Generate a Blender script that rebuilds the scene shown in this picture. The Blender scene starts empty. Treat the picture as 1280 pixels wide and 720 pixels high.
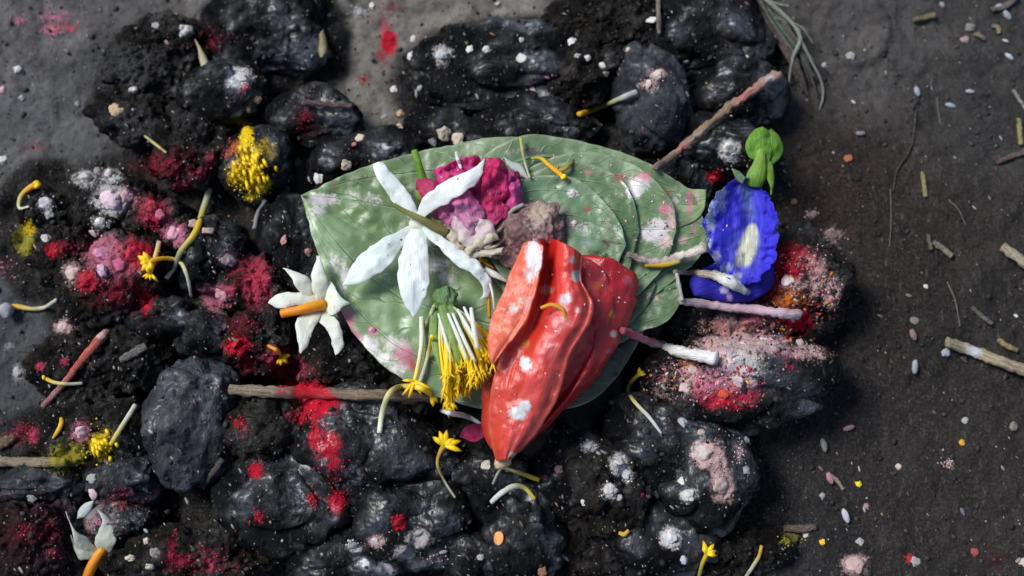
import bpy, bmesh, math, random
import numpy as np
from mathutils import Vector
R = math.radians
random.seed(7)
rng = np.random.RandomState(11)
scene = bpy.context.scene
COL = scene.collection

# ------------------------------------------------------------------ camera, sky, sun, exposure
PX = 0.00027            # metres per length unit used below (one unit is about a quarter of a millimetre)
DIST, FOC, TILT = 1500.0, 1500.0, R(13)
cam = bpy.data.cameras.new('camera')
cam_ob = bpy.data.objects.new('camera', cam)
COL.objects.link(cam_ob)
cam.sensor_width = 36
cam.lens = 36 * FOC / 1280
cam.clip_start = 0.02
cam.clip_end = 60
CX = np.array([1.0, 0, 0])
CY = np.array([0, math.cos(TILT), math.sin(TILT)])
CZ = np.array([0, -math.sin(TILT), math.cos(TILT)])      # points back to the camera
CAMP = np.array([0, 0, 50.0]) + CZ * DIST                 # in units
cam_ob.location = Vector(CAMP * PX)
cam_ob.rotation_euler = (TILT, 0, 0)
cam.dof.use_dof = True
cam.dof.focus_distance = (DIST - 60) * PX
cam.dof.aperture_fstop = 6.5
scene.camera = cam_ob

SUN_EL, SUN_ROT = R(48), R(-62)
world = bpy.data.worlds.new('World')
scene.world = world
world.use_nodes = True
wn = world.node_tree
bg = wn.nodes['Background']
sky = wn.nodes.new('ShaderNodeTexSky')
sky.sky_type = 'NISHITA'
sky.sun_disc = False
sky.sun_elevation = SUN_EL
sky.sun_rotation = SUN_ROT
wn.links.new(sky.outputs[0], bg.inputs[0])
bg.inputs[1].default_value = 0.09
sun = bpy.data.lights.new('sun', 'SUN')
sun.energy = 3.1
sun.angle = R(24)
sun.color = (1.0, 0.985, 0.96)
sun_ob = bpy.data.objects.new('sun', sun)
COL.objects.link(sun_ob)
sd = Vector((math.sin(SUN_ROT) * math.cos(SUN_EL), math.cos(SUN_ROT) * math.cos(SUN_EL), math.sin(SUN_EL)))
sun_ob.rotation_euler = sd.to_track_quat('Z', 'Y').to_euler()
scene.view_settings.view_transform = 'Standard'
scene.view_settings.look = 'None'
scene.view_settings.exposure = 0.52
scene.view_settings.gamma = 1
scene.view_settings.use_curve_mapping = False
scene.render.resolution_x = 1024
scene.render.resolution_y = 576

# ------------------------------------------------------------------ geometry helpers
def P(p):
    """(column, row, height) arrays in units -> world metres."""
    p = np.atleast_2d(np.asarray(p, float))
    d = (p[:, 0:1] - 640) / FOC * CX + (360 - p[:, 1:2]) / FOC * CY - CZ
    t = (p[:, 2:3] - CAMP[2]) / d[:, 2:3]
    return (CAMP + d * t) * PX

def pix(w):
    """world metres -> (column, row)."""
    v = np.atleast_2d(w) / PX - CAMP
    x = v @ CX; y = v @ CY; z = -(v @ CZ)
    return np.stack([640 + FOC * x / z, 360 - FOC * y / z], 1)

def hsh(i, j, k, s):
    n = (i * 374761393 + j * 668265263 + k * 2147483647 + s * 1274126177) & 0xffffffff
    n = ((n ^ (n >> 13)) * 1274126177) & 0xffffffff
    return ((n ^ (n >> 16)) & 0xffff) / 65535.0

def vnoise(p, seed=0):
    p = np.asarray(p, float)
    i = np.floor(p).astype(np.int64); f = p - i; f = f * f * f * (f * (f * 6 - 15) + 10)
    r = 0
    for dx in (0, 1):
        for dy in (0, 1):
            for dz in (0, 1):
                w = (f[:, 0] if dx else 1 - f[:, 0]) * (f[:, 1] if dy else 1 - f[:, 1]) * (f[:, 2] if dz else 1 - f[:, 2])
                r = r + w * hsh(i[:, 0] + dx, i[:, 1] + dy, i[:, 2] + dz, seed)
    return r * 2 - 1

def fbm(p, octv=4, seed=0, gain=.5):
    a, r = 1.0, 0
    p = np.asarray(p, float)
    for o in range(octv):
        r = r + a * vnoise(p, seed + o * 17); p = p * 2.03 + 3.1; a *= gain
    return r

def catmull(pts, n):
    pts = np.asarray(pts, float)
    if len(pts) == 2:
        t = np.linspace(0, 1, n)[:, None]
        return pts[0] * (1 - t) + pts[1] * t
    e = np.vstack([2 * pts[0] - pts[1], pts, 2 * pts[-1] - pts[-2]])
    out = []
    for k in range(1, len(e) - 2):
        t = np.linspace(0, 1, 24, endpoint=False)[:, None]
        a, b, c, d = e[k - 1], e[k], e[k + 1], e[k + 2]
        out.append(.5 * (2 * b + (c - a) * t + (2 * a - 5 * b + 4 * c - d) * t ** 2 + (3 * b - a - 3 * c + d) * t ** 3))
    out.append(e[-2][None])
    q = np.vstack(out)
    L = np.concatenate([[0], np.cumsum(np.linalg.norm(np.diff(q[:, :2], axis=0), axis=1) + 1e-9)])
    s = np.linspace(0, L[-1], n)
    return np.stack([np.interp(s, L, q[:, c]) for c in range(q.shape[1])], 1)

def srgb(r, g, b):
    f = lambda c: (c / 255 / 12.92) if c / 255 <= .04045 else ((c / 255 + .055) / 1.055) ** 2.4
    return (f(r), f(g), f(b))

def link(name, me, parent=None, loc=None):
    o = bpy.data.objects.new(name, me)
    COL.objects.link(o)
    if loc is not None: o.location = loc
    if parent is not None:
        o.parent = parent
    return o

def empty(name, loc):
    o = bpy.data.objects.new(name, None)
    o.empty_display_size = .004
    COL.objects.link(o)
    o.location = Vector(loc)
    return o

def tag(o, label, cat, group=None, kind=None):
    if label: o['label'] = label
    if cat: o['category'] = cat
    if group: o['group'] = group
    if kind: o['kind'] = kind
    return o

def mesh(name, V, F, m, smooth=True, origin=None, col=None, stain=None, uv=None):
    """V world metres. F: (n,3|4) array or list of arrays."""
    V = np.asarray(V, float)
    o = np.zeros(3) if origin is None else np.asarray(origin, float)
    me = bpy.data.meshes.new(name)
    Fs = F if isinstance(F, list) else [F]
    nl = sum(f.size for f in Fs); npoly = sum(len(f) for f in Fs)
    me.vertices.add(len(V)); me.vertices.foreach_set('co', (V - o).astype(np.float32).ravel())
    me.loops.add(nl); me.polygons.add(npoly)
    me.loops.foreach_set('vertex_index', np.concatenate([f.ravel() for f in Fs]).astype(np.int32))
    st, k = [], 0
    for f in Fs:
        st.append(k + np.arange(len(f)) * f.shape[1]); k += f.size
    me.polygons.foreach_set('loop_start', np.concatenate(st).astype(np.int32))
    me.update(calc_edges=True)
    me.validate()
    if smooth: me.polygons.foreach_set('use_smooth', np.ones(len(me.polygons), bool))
    for nm, a in (('Col', col), ('stain', stain), ('luv', uv)):
        if a is None: continue
        a = np.asarray(a, float)
        if a.ndim == 1: a = np.tile(a, (len(V), 1))
        if a.shape[1] == 2: a = np.hstack([a, np.zeros((len(a), 2))])
        if a.shape[1] == 3: a = np.hstack([a, np.ones((len(a), 1))])
        at = me.color_attributes.new(nm, 'FLOAT_COLOR', 'POINT')
        at.data.foreach_set('color', a.astype(np.float32).ravel())
    me.materials.append(m)
    return me

# ------------------------------------------------------------------ materials
class NT:
    def __init__(s, name):
        s.m = bpy.data.materials.new(name); s.m.use_nodes = True
        s.t = s.m.node_tree; s.b = s.t.nodes['Principled BSDF']
    def n(s, ty, **kw):
        x = s.t.nodes.new(ty)
        for k, v in kw.items():
            if k.startswith('_'): setattr(x, k[1:], v)
        return x
    def set(s, sock, v):
        if hasattr(v, 'is_output'): s.t.links.new(v, sock)
        else: sock.default_value = v
    def coord(s): return s.n('ShaderNodeTexCoord').outputs['Object']
    def noise(s, scale, detail=4, rough=.6, vec=None, dist=0):
        x = s.n('ShaderNodeTexNoise'); x.inputs['Scale'].default_value = scale
        x.inputs['Detail'].default_value = detail; x.inputs['Roughness'].default_value = rough
        x.inputs['Distortion'].default_value = dist
        s.t.links.new(vec if vec is not None else s.coord(), x.inputs['Vector'])
        return x.outputs[0]
    def voro(s, scale, feat='F1', vec=None):
        x = s.n('ShaderNodeTexVoronoi', _feature=feat); x.inputs['Scale'].default_value = scale
        s.t.links.new(vec if vec is not None else s.coord(), x.inputs['Vector'])
        return x.outputs[0]
    def math(s, op, a, b=0.0, c=0.0, clamp=False):
        x = s.n('ShaderNodeMath', _operation=op, _use_clamp=clamp)
        s.set(x.inputs[0], a); s.set(x.inputs[1], b); s.set(x.inputs[2], c)
        return x.outputs[0]
    def ramp(s, v, a, b, lo=0.0, hi=1.0):
        x = s.n('ShaderNodeMapRange'); x.interpolation_type = 'SMOOTHSTEP'
        s.set(x.inputs[0], v)
        for i, q in zip((1, 2, 3, 4), (a, b, lo, hi)): x.inputs[i].default_value = q
        return x.outputs[0]
    def mix(s, f, a, b, mode='MIX'):
        x = s.n('ShaderNodeMix', _data_type='RGBA', _blend_type=mode)
        s.set(x.inputs[0], f)
        for i, v in ((6, a), (7, b)):
            s.set(x.inputs[i], v if hasattr(v, 'is_output') else (*v, 1))
        return x.outputs[2]
    def attr(s, name):
        x = s.n('ShaderNodeAttribute'); x.attribute_name = name
        return x.outputs['Color'], x.outputs['Alpha']
    def sep(s, v):
        x = s.n('ShaderNodeSeparateXYZ'); s.t.links.new(v, x.inputs[0]); return x.outputs
    def mapping(s, sc, rot=(0, 0, 0)):
        x = s.n('ShaderNodeMapping'); x.inputs['Scale'].default_value = sc; x.inputs['Rotation'].default_value = rot
        s.t.links.new(s.coord(), x.inputs[0]); return x.outputs[0]
    def bump(s, h, dist, strength=1.0, prev=None):
        x = s.n('ShaderNodeBump'); x.inputs['Distance'].default_value = dist; x.inputs['Strength'].default_value = strength
        s.t.links.new(h, x.inputs['Height'])
        if prev is not None: s.t.links.new(prev, x.inputs['Normal'])
        return x.outputs[0]
    def out(s, **kw):
        for k, v in kw.items():
            k = k.replace('_', ' ')
            if isinstance(v, tuple) and len(v) == 3 and k.endswith('Color'): v = (*v, 1)
            s.set(s.b.inputs[k], v)
        return s.m

def stained(s, base, speck=True):
    """powder / smear colour carried by the 'stain' attribute, broken up by noise"""
    c, a = s.attr('stain')
    nz = s.noise(1100, 5, .75)
    nz2 = s.noise(330, 3, .6)
    k = s.math('ADD', s.math('MULTIPLY', nz, 1.05), s.math('MULTIPLY', nz2, .75))
    v = s.math('ADD', a, s.math('SUBTRACT', k, .90))
    m = s.ramp(v, .30, .72)
    cc = s.mix(s.ramp(s.noise(2600, 3, .6), .3, .75), s.mix(.2, c, (0, 0, 0)), c)
    return s.mix(m, base, cc), m

def clay(name, dark, dust, dustamt, r0, r1, bumpd, wet=(.08, .95), fib=.65, coat=.1):
    s = NT(name)
    n1 = s.noise(90, 5, .65); n2 = s.noise(1300, 6, .8); n0 = s.noise(38, 3, .55)
    streak = s.noise(900, 4, .75, s.mapping((1.0, .26, 1.0), (0, 0, R(28))))
    d = s.ramp(s.math('ADD', s.math('MULTIPLY', n1, .7), s.math('MULTIPLY', n2, .45)), dustamt - .12, dustamt + .16)
    base = s.mix(d, dark, dust)
    base = s.mix(s.ramp(streak, .54, .72, 0, fib), base, tuple(min(1, 1.8 * v) for v in dust))
    base = s.mix(s.ramp(s.voro(1500), .0, .085, .8, 0), base, (.18, .16, .14))
    col, m = stained(s, base)
    w = s.ramp(n0, .43, .60)
    w = s.math('MULTIPLY', w, s.math('SUBTRACT', 1.0, m))
    rough = s.math('ADD', s.math('MULTIPLY', w, r0 - r1), r1)
    spec = s.math('ADD', s.math('MULTIPLY', w, wet[1] - wet[0]), wet[0])
    b1 = s.bump(n2, bumpd, .9)
    b2 = s.bump(streak, bumpd * .9, .9, b1)
    b3 = s.bump(s.noise(420, 4, .6), bumpd * 2.2, .7, b2)
    return s.out(Base_Color=col, Roughness=rough, Normal=b3, Specular_IOR_Level=spec, Coat_Weight=s.math('MULTIPLY', s.ramp(s.math('ADD', n0, s.math('MULTIPLY', streak, .25)), .60, .72), coat),
                 Coat_Roughness=.26, Coat_IOR=1.6, Coat_Normal=s.bump(streak, .0003, .8), Coat_Tint=(.80, .88, 1.0, 1))

M = {}
M['smooth'] = clay('slick_black_clay', (.0036, .0038, .0048), (.020, .020, .022), .66, .30, .62, .00055, (.05, .9), .8, .9)
M['crumbly'] = clay('dry_crumbly_clay', (.0065, .0058, .0055), (.036, .031, .026), .60, .50, .85, .0010, (.05, .35))
M['grey'] = clay('slate_grey_clay', (.009, .0105, .014), (.040, .043, .050), .60, .38, .62, .0005, (.15, .8), .8, .5)

def ground_mat():
    s = NT('trodden_soil')
    c, _ = s.attr('Col')
    n1 = s.noise(160, 6, .7); n2 = s.noise(1000, 6, .8)
    streak = s.noise(700, 4, .75, s.mapping((1.0, .25, 1.0), (0, 0, R(30))))
    base = s.mix(s.ramp(n1, .35, .7, .0, .55), c, (.012, .010, .009))
    base = s.mix(s.ramp(n2, .42, .70, 0, .55), base, s.mix(.5, c, (.16, .15, .14)))
    base = s.mix(s.ramp(streak, .56, .74, 0, .5), base, s.mix(.55, c, (.24, .23, .22)))
    base = s.mix(s.ramp(s.voro(1700), .0, .08, .9, 0), base, (.35, .33, .31))
    col, m = stained(s, base)
    b1 = s.bump(n1, .0016, .8)
    b2 = s.bump(n2, .0009, .9, b1)
    b3 = s.bump(streak, .0006, .8, b2)
    return s.out(Base_Color=col, Roughness=.85, Normal=b3, Specular_IOR_Level=.15)
M['ground'] = ground_mat()

def leaf_mat():
    s = NT('betel_leaf')
    c, _ = s.attr('Col'); uvc, _ = s.attr('luv')
    u, v, _z = s.sep(uvc)
    n1 = s.noise(120, 4, .6); n2 = s.noise(700, 5, .7)
    base = s.mix(s.ramp(n1, .3, .7, 0, .35), c, s.mix(.45, c, (.02, .05, .02)))
    # ribs follow constant fractions of the half width; side veins run obliquely between them
    a = s.math('ABSOLUTE', v)
    vs = s.math('ABSOLUTE', s.math('SUBTRACT', s.math('FRACT', s.math('ADD', s.math('MULTIPLY', a, 2.6), .5)), .5))
    rib = s.ramp(vs, .012, .05, 1, 0)
    cross = s.math('ADD', s.math('MULTIPLY', u, 9), s.math('MULTIPLY', a, -4))
    cross = s.math('ADD', cross, s.math('MULTIPLY', s.noise(60, 2), 1.6))
    cv = s.math('ABSOLUTE', s.math('SUBTRACT', s.math('FRACT', cross), .5))
    side = s.ramp(cv, .0, .035, .35, 0)
    vein = s.math('MAXIMUM', rib, side)
    base = s.mix(s.math('MULTIPLY', vein, .32), base, (.30, .40, .24))
    base = s.mix(s.ramp(s.math('ADD', s.math('MULTIPLY', n1, .5), s.math('MULTIPLY', s.noise(500, 4, .7), .5)), .54, .66, 0, .14), base, (.34, .38, .35))
    base = s.mix(s.ramp(s.noise(75, 3, .5), .52, .66, 0, .35), base, (.05, .08, .035))
    col, m = stained(s, base)
    b1 = s.bump(vein, .0008, .6)
    b2 = s.bump(n2, .0002, .6, b1)
    b2 = s.bump(s.noise(60, 3, .5), .0035, .6, b2)
    return s.out(Base_Color=col, Roughness=s.ramp(n1, .35, .65, .30, .52), Normal=b2, Specular_IOR_Level=.6)
M['leaf'] = leaf_mat()

def petal_mat(name, rough, ribs, ribh, sss, wear=.15, dark=(0.3, 0.02, 0.02), spec=.4, veins=.0):
    s = NT(name)
    c, _ = s.attr('Col'); uvc, _ = s.attr('luv')
    u, v, _z = s.sep(uvc)
    n1 = s.noise(200, 5, .65)
    base = s.mix(s.ramp(n1, .38, .75, 0, wear), c, dark)
    cm = s.n('ShaderNodeCombineXYZ')
    s.set(cm.inputs[0], s.math('MULTIPLY', u, 2.2)); s.set(cm.inputs[1], s.math('MULTIPLY', v, ribs))
    wv = s.noise(1.0, 4, .6, cm.outputs[0], .6)
    base = s.mix(s.ramp(wv, .58, .38, veins, 0), base, dark)
    col, m = stained(s, base)
    b1 = s.bump(wv, ribh, .9)
    b2 = s.bump(s.noise(900, 4, .7), .00025, .7, b1)
    s.out(Base_Color=col, Roughness=rough, Normal=b2, Subsurface_Weight=sss, Subsurface_Scale=.0022,
          Subsurface_Radius=(1.0, .5, .3), Specular_IOR_Level=spec)
    tr = s.n('ShaderNodeBsdfTranslucent'); s.t.links.new(col, tr.inputs[0]); s.t.links.new(b2, tr.inputs['Normal'])
    mx = s.n('ShaderNodeMixShader'); mx.inputs[0].default_value = .30
    s.t.links.new(s.b.outputs[0], mx.inputs[1]); s.t.links.new(tr.outputs[0], mx.inputs[2])
    s.t.links.new(mx.outputs[0], s.t.nodes['Material Output'].inputs[0])
    return s.m
M['white'] = petal_mat('white_petal', .45, 7, .00022, .3, .18, (.66, .70, .60), .35, .14)
M['hibiscus'] = petal_mat('red_petal', .28, 12, .00022, .25, .35, (.60, .020, .018), .75, .22)
M['pink'] = petal_mat('magenta_petal', .45, 6, .0008, .25, .4, (.34, .008, .12), .4, .2)
M['blue'] = petal_mat('blue_petal', .6, 9, .0007, .12, .25, (.014, .010, .26), .3, .35)
M['floret'] = petal_mat('marigold_floret', .5, 2, .0004, .2, .15, (.85, .50, .02))
M['green'] = petal_mat('green_stem', .42, 7, .0006, .15, .6, (.07, .16, .015), .4, .35)

def stick_mat():
    s = NT('dry_stem')
    c, _ = s.attr('Col'); uvc, _ = s.attr('luv')
    u, v, _z = s.sep(uvc)
    f = s.noise(900, 5, .75)
    cm = s.n('ShaderNodeCombineXYZ')
    s.set(cm.inputs[0], s.math('MULTIPLY', u, 5.0)); s.set(cm.inputs[1], s.math('MULTIPLY', v, 7.0))
    fb = s.noise(1.0, 5, .7, cm.outputs[0], .4)
    base = s.mix(s.ramp(fb, .40, .62, 0, .75), c, s.mix(.75, c, (.02, .012, .008)))
    base = s.mix(s.ramp(f, .5, .7, 0, .5), base, s.mix(.6, c, (.5, .46, .40)))
    col, m = stained(s, base)
    return s.out(Base_Color=col, Roughness=.75, Normal=s.bump(f, .0005, .9, s.bump(fb, .0009, .9)), Specular_IOR_Level=.3)
M['stick'] = stick_mat()

def crumb_mat():
    s = NT('crumb')
    o = s.n('ShaderNodeObjectInfo').outputs['Color']
    f = s.noise(1300, 5, .75)
    base = s.mix(s.ramp(f, .35, .7, 0, .55), o, s.mix(.65, o, (.05, .02, .02)))
    return s.out(Base_Color=base, Roughness=.75, Normal=s.bump(f, .0007, 1), Subsurface_Weight=.1, Subsurface_Scale=.001, Specular_IOR_Level=.3)
M['crumb'] = crumb_mat()
def grain_mat(name, rough, sss):
    s = NT(name)
    c, _ = s.attr('Col')
    f = s.noise(2600, 3, .6)
    return s.out(Base_Color=s.mix(s.ramp(f, .3, .7, 0, .35), c, s.mix(.6, c, (.03, .03, .03))), Roughness=rough, Specular_IOR_Level=.3)
M['grain'] = grain_mat('grains', .75, 0)

# ------------------------------------------------------------------ pigment that fell on the pile, plus one painted sheen: (column, row, rx, ry, colour, strength)
RED = (.55, .010, .030); CRIM = (.30, .018, .04); PINK = (.52, .17, .24); WHT = (.62, .58, .56); YEL = (.75, .50, .01)
MAR = (.035, .010, .014); OLV = (.30, .26, .03); ROSE = (.45, .05, .09); ORG = (.65, .17, .02); BLS = (.55, .36, .34)
ST = [
 (378, 488, 34, 14, RED, .85), (400, 505, 26, 16, RED, .9), (372, 520, 16, 14, RED, .6), (395, 512, 14, 26, RED, .6), (410, 560, 20, 24, RED, .7), (398, 548, 14, 18, RED, .8),
 (418, 580, 14, 22, RED, .6), (421, 628, 13, 18, RED, .75), (391, 624, 9, 12, RED, .6), (362, 462, 36, 20, ROSE, .6),
 (345, 448, 24, 22, ROSE, .6), (320, 588, 11, 11, RED, .8), (300, 530, 12, 14, RED, .5), (322, 645, 9, 9, RED, .5),
 (320, 352, 20, 32, ROSE, .95), (322, 350, 14, 20, RED, .7), (296, 432, 17, 13, RED, .95), (308, 455, 22, 16, CRIM, .62), (298, 335, 20, 22, CRIM, .58),
 (286, 322, 15, 16, BLS, .7), (190, 262, 24, 22, ROSE, .75), (195, 275, 14, 18, RED, .6), (165, 322, 30, 26, RED, .85), (132, 318, 28, 26, PINK, .95),
 (150, 330, 30, 22, PINK, .8), (128, 345, 18, 16, PINK, .55), (108, 350, 17, 15, RED, .95), (90, 342, 14, 18, BLS, .8), (150, 360, 55, 36, CRIM, .55), (182, 375, 10, 22, RED, .7),
 (270, 372, 20, 18, PINK, .8), (282, 366, 14, 14, ROSE, .8), (300, 405, 30, 16, CRIM, .55), (140, 250, 26, 20, WHT, .95), (160, 246, 14, 14, PINK, .8), (107, 223, 16, 12, WHT, .75), (138, 221, 16, 11, WHT, .75),
 (216, 292, 17, 17, PINK, .95), (80, 310, 24, 14, CRIM, .58), (65, 312, 10, 10, RED, .8), (57, 256, 16, 14, WHT, .6), (125, 280, 15, 15, WHT, .6),
 (40, 670, 75, 60, MAR, .7), (35, 665, 22, 12, CRIM, .75), (62, 662, 12, 14, CRIM, .7), (70, 690, 12, 8, ROSE, .6), (55, 640, 40, 20, MAR, .8),
 (225, 700, 26, 12, CRIM, .65), (262, 705, 20, 14, ROSE, .65), (215, 690, 10, 30, CRIM, .6), (150, 625, 30, 20, CRIM, .45), (260, 700, 60, 30, CRIM, .42),
 (486, 52, 10, 15, RED, 1.1), (480, 30, 12, 22, ROSE, .5), (455, 100, 6, 6, RED, .5), (478, 70, 10, 14, RED, .5), (488, 8, 18, 8, CRIM, .5),
 (70, 22, 26, 14, PINK, .55), (65, 38, 14, 9, PINK, .75), (80, 35, 24, 10, ROSE, .5), (25, 25, 10, 8, PINK, .6), (40, 185, 14, 10, ROSE, .4),
 (300, 98, 17, 14, WHT, .95), (307, 108, 9, 8, RED, .8), (262, 50, 30, 24, CRIM, .42), (210, 205, 50, 26, CRIM, .5), (228, 232, 12, 10, ROSE, .7), (250, 218, 12, 10, ROSE, .7), (262, 200, 10, 14, ROSE, .6), (285, 190, 12, 14, ROSE, .5), (380, 148, 16, 26, CRIM, .45),
 (312, 205, 28, 36, YEL, .50), (308, 180, 9, 24, YEL, 1.1), (318, 205, 10, 26, YEL, 1.0), (298, 215, 16, 20, YEL, .62), (330, 190, 22, 18, (.45, .30, .01), .6), (296, 185, 14, 14, ORG, .6), (325, 232, 14, 9, YEL, 1.0), (315, 246, 10, 6, YEL, .8),
 (30, 300, 13, 20, OLV, .9), (36, 286, 8, 9, YEL, .9), (84, 568, 26, 18, OLV, .8), (75, 585, 18, 10, OLV, .6), (126, 556, 18, 20, YEL, .75), (100, 540, 14, 13, PINK, .9),
 (42, 545, 8, 14, ROSE, .7), (28, 535, 16, 14, CRIM, .5), (22, 545, 18, 14, ROSE, .5),
 (990, 330, 34, 24, RED, .95), (970, 345, 22, 30, RED, .9), (985, 372, 34, 16, ORG, .7), (1018, 345, 22, 30, BLS, .7), (1040, 365, 14, 26, BLS, .7), (1010, 325, 24, 12, BLS, .7), (990, 355, 26, 10, BLS, .75), (995, 400, 26, 20, RED, .75),
 (930, 420, 34, 26, BLS, .85), (912, 410, 30, 18, (.6, .25, .2), .7), (900, 440, 30, 26, BLS, .85), (925, 455, 32, 30, WHT, .85), (905, 475, 30, 22, PINK, .95), (882, 480, 26, 22, PINK, .8), (930, 490, 24, 20, ROSE, .8),
 (895, 495, 24, 16, RED, .85), (920, 500, 22, 12, RED, .7), (945, 400, 26, 22, PINK, .8), (960, 430, 26, 16, BLS, .75), (1000, 440, 40, 14, BLS, .65), (860, 470, 12, 18, BLS, .8), (860, 452, 14, 14, ORG, .6), (940, 395, 18, 22, ROSE, .7), (985, 450, 16, 16, RED, .5), (935, 385, 20, 12, RED, .6),
 (875, 415, 26, 22, BLS, .4), (835, 480, 40, 34, BLS, .42), (1040, 295, 16, 14, BLS, .55), (1015, 268, 9, 6, BLS, .6),
 (880, 568, 16, 18, BLS, 1.0), (898, 580, 10, 26, BLS, .95), (903, 608, 15, 20, BLS, 1.0), (860, 619, 12, 9, WHT, .9), (838, 672, 13, 13, WHT, 1.1), (736, 558, 12, 9, WHT, .75), (773, 580, 11, 14, WHT, .95), (783, 592, 7, 12, WHT, .9), (762, 614, 12, 12, WHT, .7),
 (925, 565, 10, 22, BLS, .5), (912, 188, 13, 13, WHT, 1.15), (822, 93, 11, 7, BLS, .9), (811, 106, 12, 7, BLS, .8), (893, 222, 11, 8, RED, 1.0), (553, 68, 12, 13, WHT, .9),
 (524, 674, 16, 12, (.42, .38, .37), 1.0), (506, 692, 13, 11, (.42, .38, .37), .9), (470, 676, 13, 9, BLS, .85), (484, 712, 13, 12, (.45, .4, .4), .95), (442, 684, 13, 6, (.45, .42, .42), .8), (456, 706, 8, 10, (.45, .42, .42), .8), (498, 653, 8, 9, RED, 1.05), (440, 680, 8, 8, WHT, .5),
 (440, 590, 30, 26, (.12, .12, .15), .5), (80, 408, 14, 9, BLS, .95), (22, 465, 9, 14, (.3, .3, .3), .75), (10, 432, 10, 6, (.3, .3, .32), .6), (50, 458, 6, 6, ROSE, .9), (80, 452, 7, 7, ROSE, .6), (3, 335, 14, 14, PINK, .4), (100, 110, 30, 20, (.09, .09, .1), .4),  # first entry is a highlight painted on the big lump as slate colour
 (115, 655, 34, 28, (.26, .21, .21), .8), (120, 655, 14, 10, PINK, .7), (1068, 706, 15, 13, BLS, 1.1), (988, 674, 14, 10, OLV, .7), (1137, 698, 5, 5, RED, .9), (1240, 700, 30, 24, (.05, .008, .008), .5), (1150, 640, 40, 30, (.05, .01, .01), .3),
 (150, 80, 70, 40, (.07, .07, .073), .62), (160, 150, 50, 30, (.06, .06, .066), .6), (230, 150, 30, 20, (.05, .05, .06), .5), (1185, 580, 8, 6, BLS, .3), (450, 15, 14, 9, WHT, .45), (955, 250, 20, 20, (.08, .03, .02), .3), (545, 700, 18, 10, BLS, .4),
]
STA = np.array([[a[0], a[1], a[2], a[3], *a[4], a[5]] for a in ST])

def stain_of(V, table=STA, seed=0, mul=1.0):
    q = pix(V)
    lo = q.min(0) - 60; hi = q.max(0) + 60
    T = table[(table[:, 0] > lo[0]) & (table[:, 0] < hi[0]) & (table[:, 1] > lo[1]) & (table[:, 1] < hi[1])]
    A = np.zeros(len(q)); C = np.zeros((len(q), 3)); W = np.full(len(q), 1e-6)
    for x, y, rx, ry, r, g, b, k in T:
        d = ((q[:, 0] - x) / rx) ** 2 + ((q[:, 1] - y) / ry) ** 2
        w = k * np.exp(-d * .75)
        A = np.maximum(A, w); C += (w ** 4)[:, None] * np.array([r, g, b]); W += w ** 4
    return np.hstack([C / W[:, None], (A * mul)[:, None]])

# ------------------------------------------------------------------ the ground
def smooth01(x): x = np.clip(x, 0, 1); return x * x * (3 - 2 * x)
PILE = [(60, 290, 80, 100), (210, 340, 180, 180), (235, 120, 100, 100), (340, 60, 110, 110), (350, 560, 300, 220), (130, 640, 220, 160), (640, 350, 330, 230),
        (660, 110, 190, 100), (860, 90, 150, 110), (880, 220, 120, 120), (920, 420, 150, 120), (1000, 380, 80, 100), (820, 640, 180, 150), (560, 700, 260, 140)]
def pile_mask(x, y):
    m = np.zeros(np.shape(x))
    for a, b, rx, ry in PILE:
        d = np.sqrt(((x - a) / rx) ** 2 + ((y - b) / ry) ** 2)
        m = np.maximum(m, smooth01((1.04 - d) / .3))
    return m
def axis(lo, hi, step, far):
    c = np.arange(lo, hi + step, step)
    k = []; d = step
    x = hi
    while x < far: d *= 1.35; x += d; k.append(x)
    k2 = []; d = step; x = lo
    while x > -far: d *= 1.35; x -= d; k2.append(x)
    return np.concatenate([k2[::-1], c, k])
gx = axis(-120, 1400, 2.6, 30000) - 640
gy = 360 - axis(-80, 800, 2.6, 30000)
GX, GY = np.meshgrid(gx, gy)
x = GX.ravel(); y = GY.ravel()
w0 = np.stack([x, y, np.zeros_like(x)], 1)
q = pix(w0 * PX)
far = (np.abs(x) > 900) | (np.abs(y) > 700)
q[far] = np.stack([x + 640, 360 - y], 1)[far]
pm = pile_mask(q[:, 0], q[:, 1])
z = 9 * fbm(w0 / 170, 3, 3) + 3.2 * fbm(w0 / 34, 3, 5) + 1.6 * fbm(w0 / 9, 3, 9)
z += pm * (4 + 12 * fbm(w0 / 40, 3, 21))
# a worn hollow with a lip in the soil near the top
dd = np.hypot(q[:, 0] - 1066, q[:, 1] - 38)
z += 7 * smooth01((52 - dd) / 12)
z = np.where(far, 9 * fbm(w0 / 170, 1, 3), z)
w0[:, 2] = z
nX = len(gx); nY = len(gy)
idx = np.arange(nX * nY).reshape(nY, nX)
Fg = np.stack([idx[:-1, :-1], idx[1:, :-1], idx[1:, 1:], idx[:-1, 1:]], -1).reshape(-1, 4)
def zone(x, y, s):   # weights of soil tones (ashy dry floor at the left and top, dark soil at the right with light falloff painted in)
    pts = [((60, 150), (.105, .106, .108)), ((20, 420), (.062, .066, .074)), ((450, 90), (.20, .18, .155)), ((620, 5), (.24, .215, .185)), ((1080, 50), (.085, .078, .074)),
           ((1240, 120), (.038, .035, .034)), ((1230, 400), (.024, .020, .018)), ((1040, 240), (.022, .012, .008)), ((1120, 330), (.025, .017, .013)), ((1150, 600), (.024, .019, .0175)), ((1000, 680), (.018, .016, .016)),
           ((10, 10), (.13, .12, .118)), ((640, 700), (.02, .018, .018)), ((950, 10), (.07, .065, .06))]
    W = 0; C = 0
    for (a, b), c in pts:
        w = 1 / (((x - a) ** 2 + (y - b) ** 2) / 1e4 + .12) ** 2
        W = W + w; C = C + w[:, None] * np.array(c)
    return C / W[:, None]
gc = zone(q[:, 0], q[:, 1], 0)
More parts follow.
